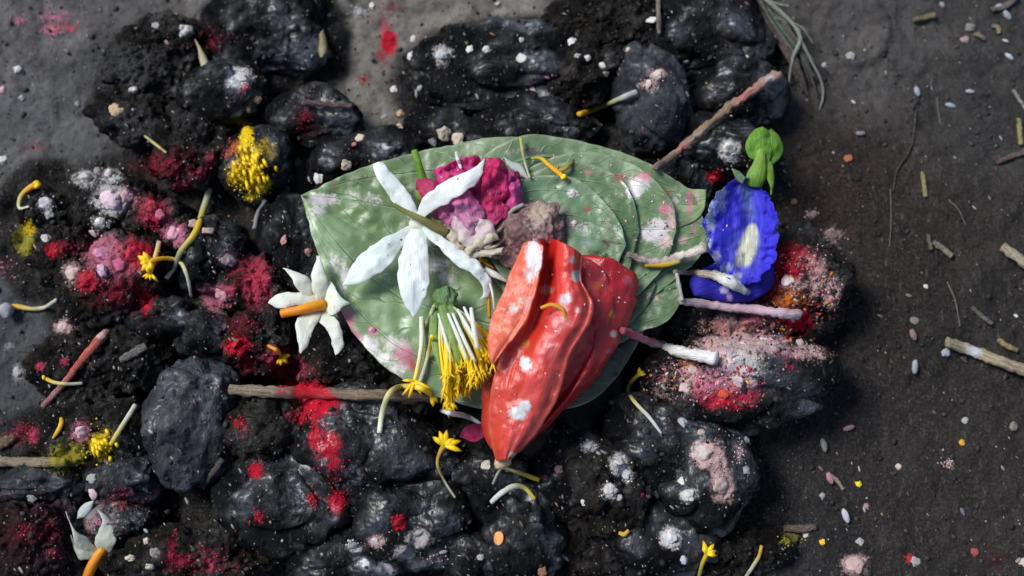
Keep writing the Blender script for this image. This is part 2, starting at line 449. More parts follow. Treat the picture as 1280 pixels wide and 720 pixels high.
pmn = smooth01(pm * 1.3)[:, None]
gc = gc * (1 - pmn) + np.array([.006, .0052, .005]) * pmn  # dark mud under the pile, blackened to paint shade into the gaps
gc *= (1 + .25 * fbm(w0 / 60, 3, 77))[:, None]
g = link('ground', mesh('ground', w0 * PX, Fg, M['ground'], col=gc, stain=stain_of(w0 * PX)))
tag(g, None, None, kind='structure')

# ------------------------------------------------------------------ the lumps of the pile
ICO = {}
def ico(n):
    if n not in ICO:
        bm = bmesh.new(); bmesh.ops.create_icosphere(bm, subdivisions=n, radius=1)
        ICO[n] = (np.array([v.co[:] for v in bm.verts]), np.array([[v.index for v in f.verts] for f in bm.faces]))
        bm.free()
    return ICO[n]

def lump(px, py, rx, ry, top, rot, style, label, seed):
    sub = 7 if rx * ry > 3600 and style != 'hidden' else 6
    if style == 'hidden': sub = 5
    D, F = ico(sub)
    r = np.random.RandomState(seed * 7 + 1)
    g = 1.08 if style != 'hidden' else 1.0
    rx *= g; ry *= g
    near = ((px - 640) / 330) ** 2 + ((py - 340) / 215) ** 2 < 1
    if not near and style != 'hidden': top = top * 1.28 if top > 40 else top * 1.1
    rz = .80 * min(rx, ry)
    if top - 2 * rz > -5: rz = (top + 12) / 2
    crum = style in ('crumbly', 'hidden')
    so = seed * 13.7
    # rounded kneaded bulges with creases between them
    nb = 9 if not crum else 15
    C = r.normal(size=(nb, 3)); C /= np.linalg.norm(C, axis=1)[:, None]
    Dw = D + .22 * np.stack([fbm(D * 2.2 + so, 2, 1), fbm(D * 2.2 + so, 2, 2), fbm(D * 2.2 + so, 2, 3)], 1)
    dist = np.sort(np.linalg.norm(Dw[:, None] - C[None], axis=2), axis=1)
    gap = dist[:, 1] - dist[:, 0]
    s = 1 + .19 * fbm(D * 1.35 + so, 3, 4) - (.16 if not crum else .15) * np.exp(-(gap / .13) ** 2) * (.5 + .5 * vnoise(D * 1.7 + so, 8)) + .05 * (1 - dist[:, 0])
    if style == 'patty':
        rho = np.hypot(D[:, 0], D[:, 1])
        up = D[:, 2] > 0
        rr = rho + .07 * fbm(D * 2.5 + so, 2, 12)
        s += np.where(up, .10 * np.exp(-((rr - .84) / .12) ** 2) - .15 * np.exp(-((rr - .66) / .055) ** 2), 0)
    V = D * np.array([rx, ry, rz]) * s[:, None]
    nrm = D / np.array([rx, ry, rz]); nrm /= np.linalg.norm(nrm, axis=1)[:, None]
    a = (5.0, 3.4) if crum else (2.4, .9)
    V += nrm * (a[0] * fbm(V / 22 + so, 3, 31) + a[1] * fbm(V / 7 + so, 3, 41))[:, None]
    if crum:
        t = vnoise(V / 11 + so, 51); V += nrm * (3.0 * np.maximum(0, t - .1))[:, None]
    V[:, 2] *= 1.0
    ca, sa = math.cos(R(rot)), math.sin(R(rot))
    V = np.stack([V[:, 0] * ca - V[:, 1] * sa, V[:, 0] * sa + V[:, 1] * ca, V[:, 2]], 1)
    V[:, 2] = np.maximum(V[:, 2], -(top - rz) - 14)
    zc = top - rz
    base = P((px, py, max(zc, 6)))[0] / PX
    W = (V + np.array([base[0], base[1], zc])) * PX
    org = np.array([base[0], base[1], 0]) * PX
    m = M['crumbly' if crum else ('grey' if style == 'grey' else 'smooth')]
    o = link('clay_lump', mesh('clay_lump', W, F, m, origin=org, stain=stain_of(W)), loc=org)
    return tag(o, label, 'lump', 'black clay lumps of the pile')

L = [
 # px, py, rx, ry, top, rot, style, label
 (205, 70, 72, 52, 34, 20, 'crumbly', 'low crumbly grey-black lump at the upper left edge of the pile'),
 (335, 40, 78, 66, 48, -10, 'smooth', 'deep black lump cut by the top edge, left of the bare brown soil'),
 (275, 118, 52, 44, 52, 20, 'smooth', 'black lump with a white and pink powder spot on its top'),
 (170, 150, 62, 36, 34, -25, 'crumbly', 'flat crumbly lump under the beige-orange crumb at upper left'),
 (392, 150, 62, 36, 50, -12, 'smooth', 'long dark lump with a reddish twig, above the yellow powder'),
 (240, 190, 50, 44, 48, 35, 'crumbly', 'purple-dusted crumbly lump left of the yellow powder'),
 (322, 205, 46, 48, 62, 10, 'smooth', 'lump covered with bright yellow powder'),
 (455, 198, 74, 40, 66, 14, 'smooth', 'broad black lump along the upper left edge of the leaf'),
 (62, 268, 36, 34, 30, 0, 'crumbly', 'small lump with white bits beside the curled marigold floret at far left'),
 (140, 258, 50, 36, 46, 10, 'crumbly', 'lump crowned with a big pale pink crumb at left'),
 (200, 280, 44, 36, 48, -20, 'crumbly', 'lump dusted with dark rose powder between pink crumbs'),
 (145, 350, 66, 50, 56, 12, 'crumbly', 'large lump coated in pink and red powder at left'),
 (75, 318, 34, 34, 34, 0, 'crumbly', 'small crimson-dusted lump left of the pink-coated one'),
 (268, 322, 44, 46, 58, 0, 'smooth', 'bluish black lump right of the yellow and white florets'),
 (320, 362, 42, 48, 62, 15, 'crumbly', 'lump with a fuzzy bright red powder top'),
 (375, 300, 46, 62, 58, 10, 'smooth', 'dark lump touching the left tip of the leaf'),
 (208, 405, 44, 28, 54, -8, 'smooth', 'small glossy blue-grey lump below the florets'),
 (262, 425, 40, 30, 50, -15, 'smooth', 'small grey lump left of the crimson powder spots'),
 (318, 430, 48, 40, 56, 0, 'crumbly', 'lump with two crimson powder spots above the brown stick'),
 (100, 470, 62, 44, 36, -35, 'crumbly', 'low brown crumbly lump beside the red incense stick'),
 (160, 450, 50, 40, 42, 10, 'crumbly', 'rough lump left of the tall smooth grey lump'),
 (238, 525, 52, 78, 74, -6, 'grey', 'tall smooth slate-grey lump left of the rimmed patty'),
 (120, 545, 70, 44, 50, 8, 'crumbly', 'crumbly lump sprinkled with yellow florets at lower left'),
 (60, 605, 50, 28, 44, 4, 'grey', 'small bluish lump under the brown stick at the left edge'),
 (155, 600, 44, 30, 52, 0, 'grey', 'bluish lump under the yellow florets at lower left'),
 (40, 690, 66, 58, 62, 10, 'crumbly', 'maroon-powdered lump in the bottom left corner'),
 (158, 650, 42, 32, 44, 0, 'smooth', 'maroon-tinged lump beside the white flower at bottom left'),
 (238, 705, 98, 46, 62, 6, 'crumbly', 'long lump with red dust and cream crumbs at the bottom edge'),
 (352, 628, 78, 60, 70, -12, 'patty', 'rimmed round patty with red powder specks'),
 (448, 560, 84, 66, 78, -28, 'smooth', 'big lump with a pale slate sheen and red powder streak'),
 (345, 540, 56, 46, 70, 10, 'crumbly', 'crumbly lump below the brown stick, dotted with red'),
 (508, 650, 66, 58, 62, 10, 'smooth', 'black lump with grey flour smears at bottom centre'),
 (430, 705, 62, 36, 52, 0, 'smooth', 'flat lump with whitish flecks at the bottom edge, below the patty'),
 (592, 702, 40, 34, 48, 0, 'smooth', 'small knob left of the lump carrying the orange disc'),
 (648, 672, 48, 56, 60, -14, 'smooth', 'smooth black lump carrying the flat orange disc'),
 (606, 600, 52, 44, 56, 0, 'smooth', 'black lump just below the base of the red flower'),
 (538, 588, 44, 44, 50, 0, 'smooth', 'shadowed lump behind the drooping orange floret'),
 (428, 452, 56, 40, 66, 0, 'crumbly', 'lump under the small white flower with the orange tube'),
 (720, 590, 60, 52, 56, 0, 'smooth', 'dark lump in the shadow right of the red flower'),
 (752, 612, 48, 54, 60, 20, 'crumbly', 'broken lump with white flour in its hollow'),
 (832, 560, 84, 56, 66, -20, 'smooth', 'glossy blue-black lump below the pink-dusted one'),
 (882, 600, 62, 62, 66, 0, 'smooth', 'lump with two beige flour patches at lower right'),
 (828, 672, 66, 48, 50, -10, 'smooth', 'grey-black lump with a white flour spot near the bottom'),
 (745, 700, 74, 46, 40, 0, 'crumbly', 'low crumbly lump at the bottom edge with a yellow bit'),
 (915, 690, 60, 40, 30, 0, 'crumbly', 'low dark lump under the standing yellow floret at bottom right'),
 (925, 478, 100, 62, 76, 6, 'smooth', 'large lump with pink and white powder at right'),
 (838, 478, 50, 40, 66, 0, 'crumbly', 'rough brown lump beside the bent yellow and white floret'),
 (1000, 358, 58, 66, 66, 0, 'crumbly', 'lump smeared with red powder right of the blue flower'),
 (880, 405, 50, 40, 60, 0, 'smooth', 'dark lump between the leaf stack and the pink stems'),
 (950, 400, 54, 46, 62, 0, 'crumbly', 'rose-dusted lump below the blue flower'),
 (640, 92, 132, 56, 46, 2, 'patty', 'wide rimmed patty at top centre with white crumbs'),
 (560, 170, 62, 34, 46, -4, 'smooth', 'low lump with two cream crumbs above the leaf'),
 (672, 158, 78, 40, 62, -6, 'smooth', 'glossy lump just above the top of the leaf'),
 (735, 92, 56, 40, 54, 20, 'crumbly', 'crumbly lump with pale flecks at top centre'),
 (818, 128, 46, 66, 72, 8, 'grey', 'tall greyish lump behind the yellow petal at top'),
 (765, 32, 84, 44, 44, -8, 'crumbly', 'dark lump at the top edge, left of the cream crumb'),
 (880, 48, 76, 54, 50, 0, 'smooth', 'black lump at the top edge beside the dry straw'),
 (925, 118, 62, 44, 60, 12, 'smooth', 'blue-sheened lump under the end of the long reddish stick'),
 (902, 186, 68, 40, 66, -6, 'smooth', 'lump with a big white powder dot next to the green calyx'),
 (845, 225, 50, 36, 60, 0, 'smooth', 'lump under the long stick at the upper right of the leaf'),
]
HID = [(560, 300, 130, 100, 74), (700, 300, 140, 100, 78), (640, 400, 120, 90, 74), (480, 330, 90, 80, 70), (760, 380, 90, 80, 72), (700, 480, 80, 60, 62), (560, 470, 90, 60, 58), (480, 500, 70, 40, 50),
       (640, 230, 120, 60, 66), (800, 280, 80, 60, 72), (860, 320, 60, 50, 64), (640, 540, 70, 50, 56)]
for k, a in enumerate(L):
    lump(*a, seed=k + 3)
core = []
for k, (px, py, rx, ry, top) in enumerate(HID):
    core.append(lump(px, py, rx, ry, top, 0, 'hidden', '', seed=90 + k))
bm = bmesh.new()
for o in core:
    t = o.data.copy(); t.transform(__import__('mathutils').Matrix.Translation(o.location)); bm.from_mesh(t); bpy.data.objects.remove(o)
me = bpy.data.meshes.new('clay_mound'); bm.to_mesh(me); bm.free(); me.materials.append(M['crumbly'])
tag(link('clay_mound', me), 'broad mound of black clay hidden mostly beneath the stack of leaves', 'mound')
# ------------------------------------------------------------------ finding the visible surface under a point
def refresh():
    global DG
    bpy.context.view_layer.update()
    DG = bpy.context.evaluated_depsgraph_get()
refresh()
def hit(px, py):
    """first surface met from above along the line of sight: (column, row, height), normal, object"""
    d = (px - 640) / FOC * CX + (360 - py) / FOC * CY - CZ
    d /= np.linalg.norm(d)
    ok, loc, nrm, fi, ob, mt = scene.ray_cast(DG, Vector(CAMP * PX), Vector(d))
    if not ok: return (px, py, 0.0), Vector((0, 0, 1)), None
    return (px, py, loc.z / PX), nrm, ob
def Zs(px, py, r=0):
    """height of the surface (the highest of a few samples when r > 0)"""
    pts = [(0, 0)] + ([(r, 0), (-r, 0), (0, r), (0, -r)] if r else [])
    return max(hit(px + a, py + b)[0][2] for a, b in pts)

# ------------------------------------------------------------------ leaf and petal sheets, stems
def sheet(name, left, right, zf, m, col, parent=None, nu=36, nv=22, th=1.4, stains=None, origin=None, wav=0.0, seed=0, edge=None, smul=1.0, bulge=0.0, frill=0.0):
    """left / right: outline points (column, row) from base to tip; zf(u, s, x, y) gives the height"""
    a = catmull([p[:2] for p in left], nu); b = catmull([p[:2] for p in right], nu)
    u = np.linspace(0, 1, nu); s = np.linspace(-1, 1, nv)
    U, S = np.meshgrid(u, s, indexing='ij')
    t = (S + 1) / 2
    X = a[:, None, 0] * (1 - t) + b[:, None, 0] * t
    Y = a[:, None, 1] * (1 - t) + b[:, None, 1] * t
    X, Y, U, S = X.ravel(), Y.ravel(), U.ravel(), S.ravel()
    if frill:
        n = np.stack([X, Y, np.zeros_like(X)], 1); e = np.abs(S) ** 5
        X = X + frill * e * fbm(n / 9 + seed, 3, seed + 15); Y = Y + frill * e * fbm(n / 9 + seed, 3, seed + 16)
    if bulge:
        ev = b[-1] - a[-1]; nv_ = np.array([ev[1], -ev[0]]); nv_ = nv_ / (np.linalg.norm(nv_) + 1e-6)
        mid = (a[-1] + b[-1]) / 2 - (a[-3] + b[-3]) / 2
        if nv_ @ mid < 0: nv_ = -nv_
        k = bulge * (1 - S ** 2) * U ** 5
        X = X + nv_[0] * k; Y = Y + nv_[1] * k
    Z = zf(U, S, X, Y)
    if wav:
        n = np.stack([X, Y, np.zeros_like(X)], 1)
        Z = Z + wav * fbm(n / 26 + seed * 5.3, 3, seed)
        e = np.maximum(np.abs(S) ** 3, U ** 9)
        X = X + wav * .35 * e * vnoise(n / 9 + seed, seed + 5); Y = Y + wav * .35 * e * vnoise(n / 9 + seed, seed + 6)
    W = P(np.stack([X, Y, Z], 1)) / PX
    G = W.reshape(nu, nv, 3)
    du = np.gradient(G, axis=0); dv = np.gradient(G, axis=1)
    N = np.cross(du, dv); ln = np.linalg.norm(N, axis=2, keepdims=True); ln[ln < 1e-6] = 1e-6; N /= ln
    if N[..., 2].mean() < 0: N = -N
    thk = th * np.clip(1.15 - np.abs(S.reshape(nu, nv, 1)) ** 6, .25, 1)
    top = (G + N * thk / 2).reshape(-1, 3); bot = (G - N * thk / 2).reshape(-1, 3)
    i = np.arange(nu * nv).reshape(nu, nv); n0 = nu * nv
    q = np.stack([i[:-1, :-1], i[1:, :-1], i[1:, 1:], i[:-1, 1:]], -1).reshape(-1, 4)
    rim = np.concatenate([i[0, :], i[1:, -1], i[-1, -2::-1], i[-2:0:-1, 0]])
    nx = np.roll(rim, -1)
    F = np.vstack([q, q[:, ::-1] + n0, np.stack([rim, rim + n0, nx + n0, nx], 1)])
    V = np.vstack([top, bot])
    c = np.array([col(uu, ss) for uu, ss in zip(U, S)]) * (np.array((1.16, 1.08, .86)) if name == 'betel_leaf' else 1) if callable(col) else np.tile(np.array(col, float), (n0, 1))
    if edge is not None:
        k = (np.abs(S) ** 14)[:, None]; c = c * (1 - k) + np.array(edge) * k
    uv = np.stack([U, S], 1)
    Vw = V * PX
    stn = stain_of(Vw, stains, 0, smul) if stains is not None else np.zeros((len(V), 4))
    if origin is None:
        origin = np.zeros(3) if parent is None else np.array(parent.location)
        loc = None
        if parent is None:
            origin = Vw[:, :].mean(0); loc = origin
    else: loc = origin
    me = mesh(name, Vw, F, m, origin=origin, col=np.vstack([c, c]), stain=stn, uv=np.vstack([uv, uv]))
    bm = bmesh.new(); bm.from_mesh(me); bmesh.ops.recalc_face_normals(bm, faces=bm.faces); bm.to_mesh(me); bm.free()
    return link(name, me, parent, loc)

def tube(name, pts, m, col, parent=None, n=22, sides=9, stains=None, rough=0.0, seed=0, flat=1.0, smul=1.0):
    """pts: (column, row, height, radius); col: one colour or a list along the length"""
    q = catmull(pts, n)
    W = P(q[:, :3]) / PX
    Rr = np.maximum(q[:, 3], .3)
    T = np.gradient(W, axis=0); T /= np.linalg.norm(T, axis=1)[:, None] + 1e-9
    up = np.array([0, 0, 1.0]); Bn = np.cross(T, up); ln = np.linalg.norm(Bn, axis=1)[:, None]
    Bn = np.where(ln > .05, Bn / (ln + 1e-9), np.array([1.0, 0, 0])); Nn = np.cross(Bn, T)
    th = np.arange(sides) * 2 * math.pi / sides
    ring = np.cos(th)[None, :, None] * Bn[:, None] + np.sin(th)[None, :, None] * Nn[:, None] * flat
    V = W[:, None] + ring * Rr[:, None, None]
    if rough:
        k = rough * fbm(V.reshape(-1, 3) / 5 + seed, 2, seed).reshape(n, sides)
        V = V + ring * (k * np.minimum(Rr[:, None], 6) / 4)[..., None]
    e0 = W[0] - T[0] * Rr[0] * .2; e1 = W[-1] + T[-1] * Rr[-1] * .2
    V = np.vstack([V.reshape(-1, 3), e0, e1])
    i = np.arange(n * sides).reshape(n, sides); j = np.roll(i, -1, axis=1)
    F4 = np.stack([i[:-1], j[:-1], j[1:], i[1:]], -1).reshape(-1, 4)
    c0 = np.stack([np.full(sides, n * sides), j[0], i[0]], 1); c1 = np.stack([np.full(sides, n * sides + 1), i[-1], j[-1]], 1)
    cs = np.atleast_2d(np.array(col, float))
    tt = np.linspace(0, 1, n); ct = np.linspace(0, 1, len(cs)) if len(cs) > 1 else np.array([0.0])
    cc = np.stack([np.interp(tt, ct, cs[:, k]) for k in range(3)], 1) if len(cs) > 1 else np.tile(cs, (n, 1))
    C = np.vstack([np.repeat(cc, sides, 0), cc[0], cc[-1]])
    uv = np.vstack([np.stack([np.repeat(tt, sides), np.tile(th / math.pi - 1, n)], 1), [[0, 0], [1, 0]]])
    Vw = V * PX
    stn = stain_of(Vw, stains, 0, smul) if stains is not None else np.zeros((len(V), 4))
    if parent is None: org = Vw[:-2].mean(0); loc = org
    else: org = np.array(parent.location); loc = None
    return link(name, mesh(name, Vw, [F4, np.vstack([c0, c1])], m, origin=org, col=C, stain=stn, uv=uv), parent, loc)

def blob(name, px, py, zc, rx, ry, rz, m, col, parent=None, sub=4, rot=0, amp=.18, freq=1.6, seed=0, stains=None, fine=0.0, cut=None):
    D, F = ico(sub)
    s = 1 + amp * fbm(D * freq + seed * 3.1, 3, seed)
    V = D * np.array([rx, ry, rz]) * s[:, None]
    if fine: V += D * (fine * fbm(V / 4 + seed, 3, seed + 9))[:, None]
    a = R(rot); V = np.stack([V[:, 0] * math.cos(a) - V[:, 1] * math.sin(a), V[:, 0] * math.sin(a) + V[:, 1] * math.cos(a), V[:, 2]], 1)
    W = (V + P((px, py, zc))[0] / PX) * PX
    org = np.array(parent.location) if parent is not None else P((px, py, zc))[0]
    C = np.tile(np.array(col, float), (len(V), 1))
    stn = stain_of(W, stains) if stains is not None else np.zeros((len(V), 4))
    return link(name, mesh(name, W, F, m, origin=org, col=C, stain=stn, uv=np.stack([D[:, 2], D[:, 0]], 1)), parent, None if parent is not None else org)

def arr(lst): return np.array([[a[0], a[1], a[2], a[3], *a[4], a[5]] for a in lst])

# ------------------------------------------------------------------ the stack of betel leaves
LST = arr([
 (402, 250, 20, 8, WHT, .95), (398, 262, 10, 12, WHT, .75), (440, 245, 14, 8, WHT, .45), (418, 232, 7, 5, ROSE, .55), (462, 250, 20, 12, WHT, .52), (430, 345, 8, 26, WHT, .7), (418, 330, 8, 16, WHT, .7),
 (466, 413, 7, 6, PINK, 1.1), (434, 400, 9, 18, PINK, .95), (446, 420, 7, 12, PINK, .7), (462, 434, 16, 16, WHT, .8), (478, 448, 12, 10, WHT, .75), (495, 430, 24, 12, WHT, .7), (505, 442, 16, 20, PINK, .75), (498, 460, 14, 12, WHT, .75), (515, 455, 10, 16, ROSE, .6),
 (545, 330, 26, 12, WHT, .72), (556, 345, 14, 12, WHT, .65), (540, 300, 16, 12, WHT, .55), (555, 210, 22, 9, WHT, .6), (590, 425, 20, 26, ROSE, .6), (480, 345, 20, 10, WHT, .4), (570, 340, 10, 8, PINK, .4),
 (640, 190, 14, 6, WHT, .45), (668, 190, 20, 8, (.05, .03, .03), .6), (690, 205, 14, 8, (.03, .02, .02), .5), (720, 205, 16, 8, (.05, .05, .03), .4),
 (800, 230, 14, 11, WHT, 1.0), (793, 240, 12, 9, WHT, .9), (805, 222, 12, 8, PINK, .9), (775, 222, 9, 9, ROSE, .62), (735, 215, 6, 5, PINK, .6), (832, 262, 9, 12, PINK, .7), (838, 275, 8, 24, BLS, .72),
 (822, 288, 15, 15, WHT, 1.15), (812, 292, 12, 10, WHT, 1.0), (832, 300, 10, 14, BLS, .75), (845, 250, 7, 16, WHT, .55), (862, 250, 6, 20, PINK, .62), (866, 285, 8, 20, PINK, .5), (872, 248, 5, 12, BLS, .6), (835, 240, 6, 8, ROSE, .5), (855, 300, 14, 10, BLS, .55),
 (716, 241, 7, 5, WHT, 1.0), (735, 262, 7, 10, (.38, .06, .02), .55), (718, 279, 6, 5, WHT, .9), (728, 285, 22, 12, WHT, .52), (735, 300, 18, 14, (.2, .25, .24), .5), (760, 285, 7, 22, BLS, .5), (768, 300, 8, 16, PINK, .42), (745, 318, 18, 8, (.04, .03, .03), .5), (758, 305, 8, 8, (.05, .03, .03), .6),
 (820, 372, 5, 10, BLS, .6), (705, 282, 26, 20, (.10, .02, .03), .62), (700, 262, 16, 12, (.12, .05, .05), .5), (790, 290, 5, 5, (.04, .03, .02), .6), (758, 322, 8, 8, (.03, .03, .02), .6),
 (850, 350, 5, 30, WHT, .5), (800, 410, 40, 5, WHT, .45), (700, 225, 14, 8, (.04, .03, .03), .5),
])
GL = lambda a, b, c: srgb(a, b, c)
def leafcol(c1, c2, axis=0):
    c1 = np.array(c1); c2 = np.array(c2)
    return lambda u, s: c1 * (1 - u) + c2 * u
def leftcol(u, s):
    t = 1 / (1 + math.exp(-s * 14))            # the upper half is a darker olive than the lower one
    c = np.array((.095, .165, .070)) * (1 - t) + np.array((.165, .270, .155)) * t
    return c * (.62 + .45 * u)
def zleaf(z0, seed, curl=0, slope=(0, 0), amp=4, tip=0):
    def f(u, s, x, y):
        n = np.stack([x, y, np.zeros_like(x)], 1)
        return z0 + amp * fbm(n / 95 + seed, 2, seed) + curl * np.abs(s) ** 3 * (1 / (1 + np.exp(s * 8))) * np.clip((.97 - u) * 8, 0, 1) + slope[0] * (x - 640) + slope[1] * (y - 340) - 1.6 * np.exp(-(s / .05) ** 2) + tip * u ** 4
    return f
def leaf(label, left, right, zf, c1, c2, seed, nu=90, nv=70, wav=2.0):
    o = sheet('betel_leaf', left, right, zf, M['leaf'], leafcol(c1, c2) if c1 is not None else leftcol, None, nu, nv, 1.8, LST, wav=wav, seed=seed, edge=(.20, .26, .15))
    return tag(o, label, 'leaf', 'betel leaves stacked on the black pile')
leaf('dull olive brown leaf underneath, peeking out below the red flower', [(640, 400), (740, 395), (800, 405), (797, 430), (771, 471)], [(630, 420), (655, 495), (700, 512), (744, 498), (771, 471)],
     zleaf(84, 1, -4), (.030, .034, .020), (.050, .046, .028), 1)
leaf('small pale green leaf corner sticking out beside the blue flower', [(800, 240), (840, 225), (862, 235), (883, 237)], [(810, 300), (850, 285), (870, 275), (881, 262)],
     zleaf(89, 2, 0), (.16, .26, .13), (.20, .30, .17), 2, 40, 30)
leaf('plain green leaf with a rounded right edge, under the pink stems', [(640, 330), (720, 305), (800, 315), (840, 333), (852, 357)], [(640, 330), (680, 420), (760, 432), (800, 415), (830, 404), (848, 382), (852, 357)],
     zleaf(89, 3, -5), (.055, .10, .05), (.095, .165, .085), 3)
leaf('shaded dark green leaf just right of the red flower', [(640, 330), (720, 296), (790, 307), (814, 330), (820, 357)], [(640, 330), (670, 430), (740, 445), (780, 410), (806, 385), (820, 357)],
     zleaf(95, 4, -2), (.040, .07, .035), (.055, .10, .048), 4)  # the shade on this leaf is put into its darker green
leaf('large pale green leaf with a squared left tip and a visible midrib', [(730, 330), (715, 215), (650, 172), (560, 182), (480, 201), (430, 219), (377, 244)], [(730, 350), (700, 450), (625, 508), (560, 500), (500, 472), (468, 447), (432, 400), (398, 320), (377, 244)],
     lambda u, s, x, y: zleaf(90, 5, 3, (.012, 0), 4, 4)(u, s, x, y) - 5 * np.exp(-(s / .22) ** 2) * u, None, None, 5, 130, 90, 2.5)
leaf('largest back leaf whose long curved edge crosses the top right', [(600, 330), (592, 215), (648, 171), (707, 173), (773, 189), (821, 210), (856, 234), (873, 257), (882, 283)], [(600, 330), (680, 410), (790, 385), (855, 340), (880, 312), (882, 283)],
     zleaf(94, 6, 7), (.070, .13, .072), (.105, .19, .10), 6, 110, 80)
leaf('green leaf second from the top right edge, smeared with white and pink', [(600, 320), (650, 222), (720, 190), (782, 201), (815, 222), (838, 248), (844, 266), (846, 289)], [(600, 320), (680, 400), (770, 385), (825, 340), (846, 289)],
     zleaf(101, 7, 7), (.075, .135, .080), (.125, .21, .12), 7)
leaf('middle green leaf with a thick white daub on it', [(600, 320), (640, 235), (700, 204), (750, 209), (778, 226), (789, 245), (796, 266), (799, 289)], [(600, 320), (660, 400), (730, 395), (780, 350), (799, 289)],
     zleaf(107.5, 8, 7), (.050, .10, .048), (.075, .145, .068), 8)
leaf('topmost small leaf with red scratch marks and white dots', [(600, 300), (622, 250), (660, 222), (713, 221), (739, 236), (762, 260), (777, 283), (783, 307)], [(600, 300), (640, 360), (700, 376), (758, 350), (783, 307)],
     zleaf(115, 9, 5), (.07, .14, .085), (.12, .22, .145), 9)
refresh()

# ------------------------------------------------------------------ things lying on the leaves
# mottled brown nut
n = blob('nut_lump', 664, 290, 122, 44, 38, 20, M['stick'], (.24, .14, .13), sub=6, rot=35, amp=.24, seed=8, fine=1.6,
         stains=arr([(675, 268, 18, 20, (.42, .34, .26), .75), (650, 300, 26, 18, (.11, .045, .045), .6), (690, 300, 10, 24, CRIM, .5), (640, 320, 20, 14, ROSE, .42), (668, 280, 12, 10, (.5, .42, .36), .6)]))
tag(n, 'mottled brown nut lump between the magenta flower and the red flower', 'nut')
refresh()

# crumpled magenta flower
pk = empty('magenta_flower', P((590, 290, 106))[0])
tag(pk, 'crumpled magenta flower with pale torn base, tucked behind white petals', 'flower')
def zp(z0, h, k=1.0, tilt=0.0, ruf=0.0, seed=0):
    def f(u, s, x, y):
        n = np.stack([x, y, np.zeros_like(x)], 1)
        return z0 + h * np.sin(u * math.pi * .6) * (1 - k * s * s) + tilt * u + ruf * 1.5 * fbm(n / 11 + seed * 3.3, 2, seed) * (.3 + u)
    return f
MG = (.68, .035, .20); MG2 = (.72, .12, .38); MG3 = (.50, .018, .09); LIL = (.62, .36, .52)
def g2(a, b, p=1.0): return lambda u, s: np.array(a) * (1 - u ** p) + np.array(b) * u ** p
PKS = arr([(578, 262, 10, 8, (.7, .55, .65), .5), (605, 200, 20, 6, (.6, .1, .3), .4)])
for i, (l, r, z0, h, c, rf) in enumerate([
    ([(588, 292), (556, 275), (530, 258), (520, 238)], [(588, 288), (570, 250), (548, 228), (528, 222)], 112, 8, g2(LIL, MG3, .6), 3),
    ([(590, 292), (572, 268), (550, 240), (545, 214)], [(592, 288), (592, 250), (588, 222), (574, 206)], 116, 14, g2(MG2, MG, .7), 4),
    ([(585, 292), (565, 284), (548, 272), (540, 252)], [(592, 284), (584, 262), (572, 246), (556, 236)], 120, 12, g2(LIL, MG2, .6), 4),
    ([(594, 290), (584, 258), (570, 226), (562, 204)], [(598, 288), (606, 252), (608, 222), (602, 197)], 122, 16, g2(MG2, MG, .7), 4),
    ([(598, 290), (598, 252), (602, 222), (606, 198)], [(606, 290), (622, 262), (640, 240), (634, 206)], 126, 18, g2(MG, (.60, .02, .11), .7), 5),
    ([(604, 290), (616, 264), (628, 236), (632, 210)], [(612, 284), (636, 272), (652, 258), (650, 232)], 122, 14, g2(MG, MG2, .7), 5),
    ([(640, 262), (636, 244), (634, 228), (640, 218)], [(648, 264), (656, 250), (656, 236), (650, 222)], 114, 10, (.19, .004, .022), 3),
    ([(592, 296), (574, 276), (566, 256), (570, 240)], [(606, 294), (606, 272), (604, 256), (594, 246)], 134, 10, g2((.60, .42, .50), MG2, .8), 3),
    ([(600, 292), (600, 276), (602, 260), (606, 252)], [(618, 286), (628, 276), (634, 262), (628, 252)], 136, 8, g2(MG2, (.62, .02, .09), .5), 3)]):
    sheet('petal', l, r, zp(z0, h, .8, 4, rf, i), M['pink'], c, pk, 40, 30, .9, PKS, wav=6, bulge=5, frill=3, seed=60 + i)
for i, (l, r, z0, c) in enumerate([
    ([(590, 305), (572, 298), (566, 286), (566, 272)], [(600, 302), (600, 290), (596, 276), (586, 266)], 128, (.62, .40, .44)),
    ([(584, 312), (572, 298), (574, 280), (586, 268)], [(596, 314), (614, 304), (620, 290), (612, 276)], 140, (.66, .46, .48)),
    ([(576, 316), (564, 306), (556, 294), (552, 284)], [(588, 316), (584, 304), (574, 294), (564, 286)], 126, (.60, .50, .36)),
    ([(588, 312), (580, 306), (578, 296), (580, 284)], [(606, 312), (614, 304), (618, 294), (614, 284)], 134, (.52, .30, .30)),
    ([(570, 298), (552, 292), (540, 282), (532, 272)], [(572, 306), (560, 304), (546, 296), (536, 284)], 112, (.62, .62, .56)),
    ([(580, 312), (590, 300), (606, 292), (620, 290)], [(584, 318), (598, 310), (614, 304), (626, 300)], 138, (.66, .54, .36)),
    ([(584, 316), (600, 312), (616, 312), (628, 308)], [(586, 324), (604, 322), (618, 320), (630, 318)], 132, (.60, .50, .38))]):
    sheet('sepal', l, r, zp(z0, 6, .8, 2, 2, i), M['white'], c, pk, 24, 16, 1.0, None, wav=4.5, frill=2, seed=80 + i)
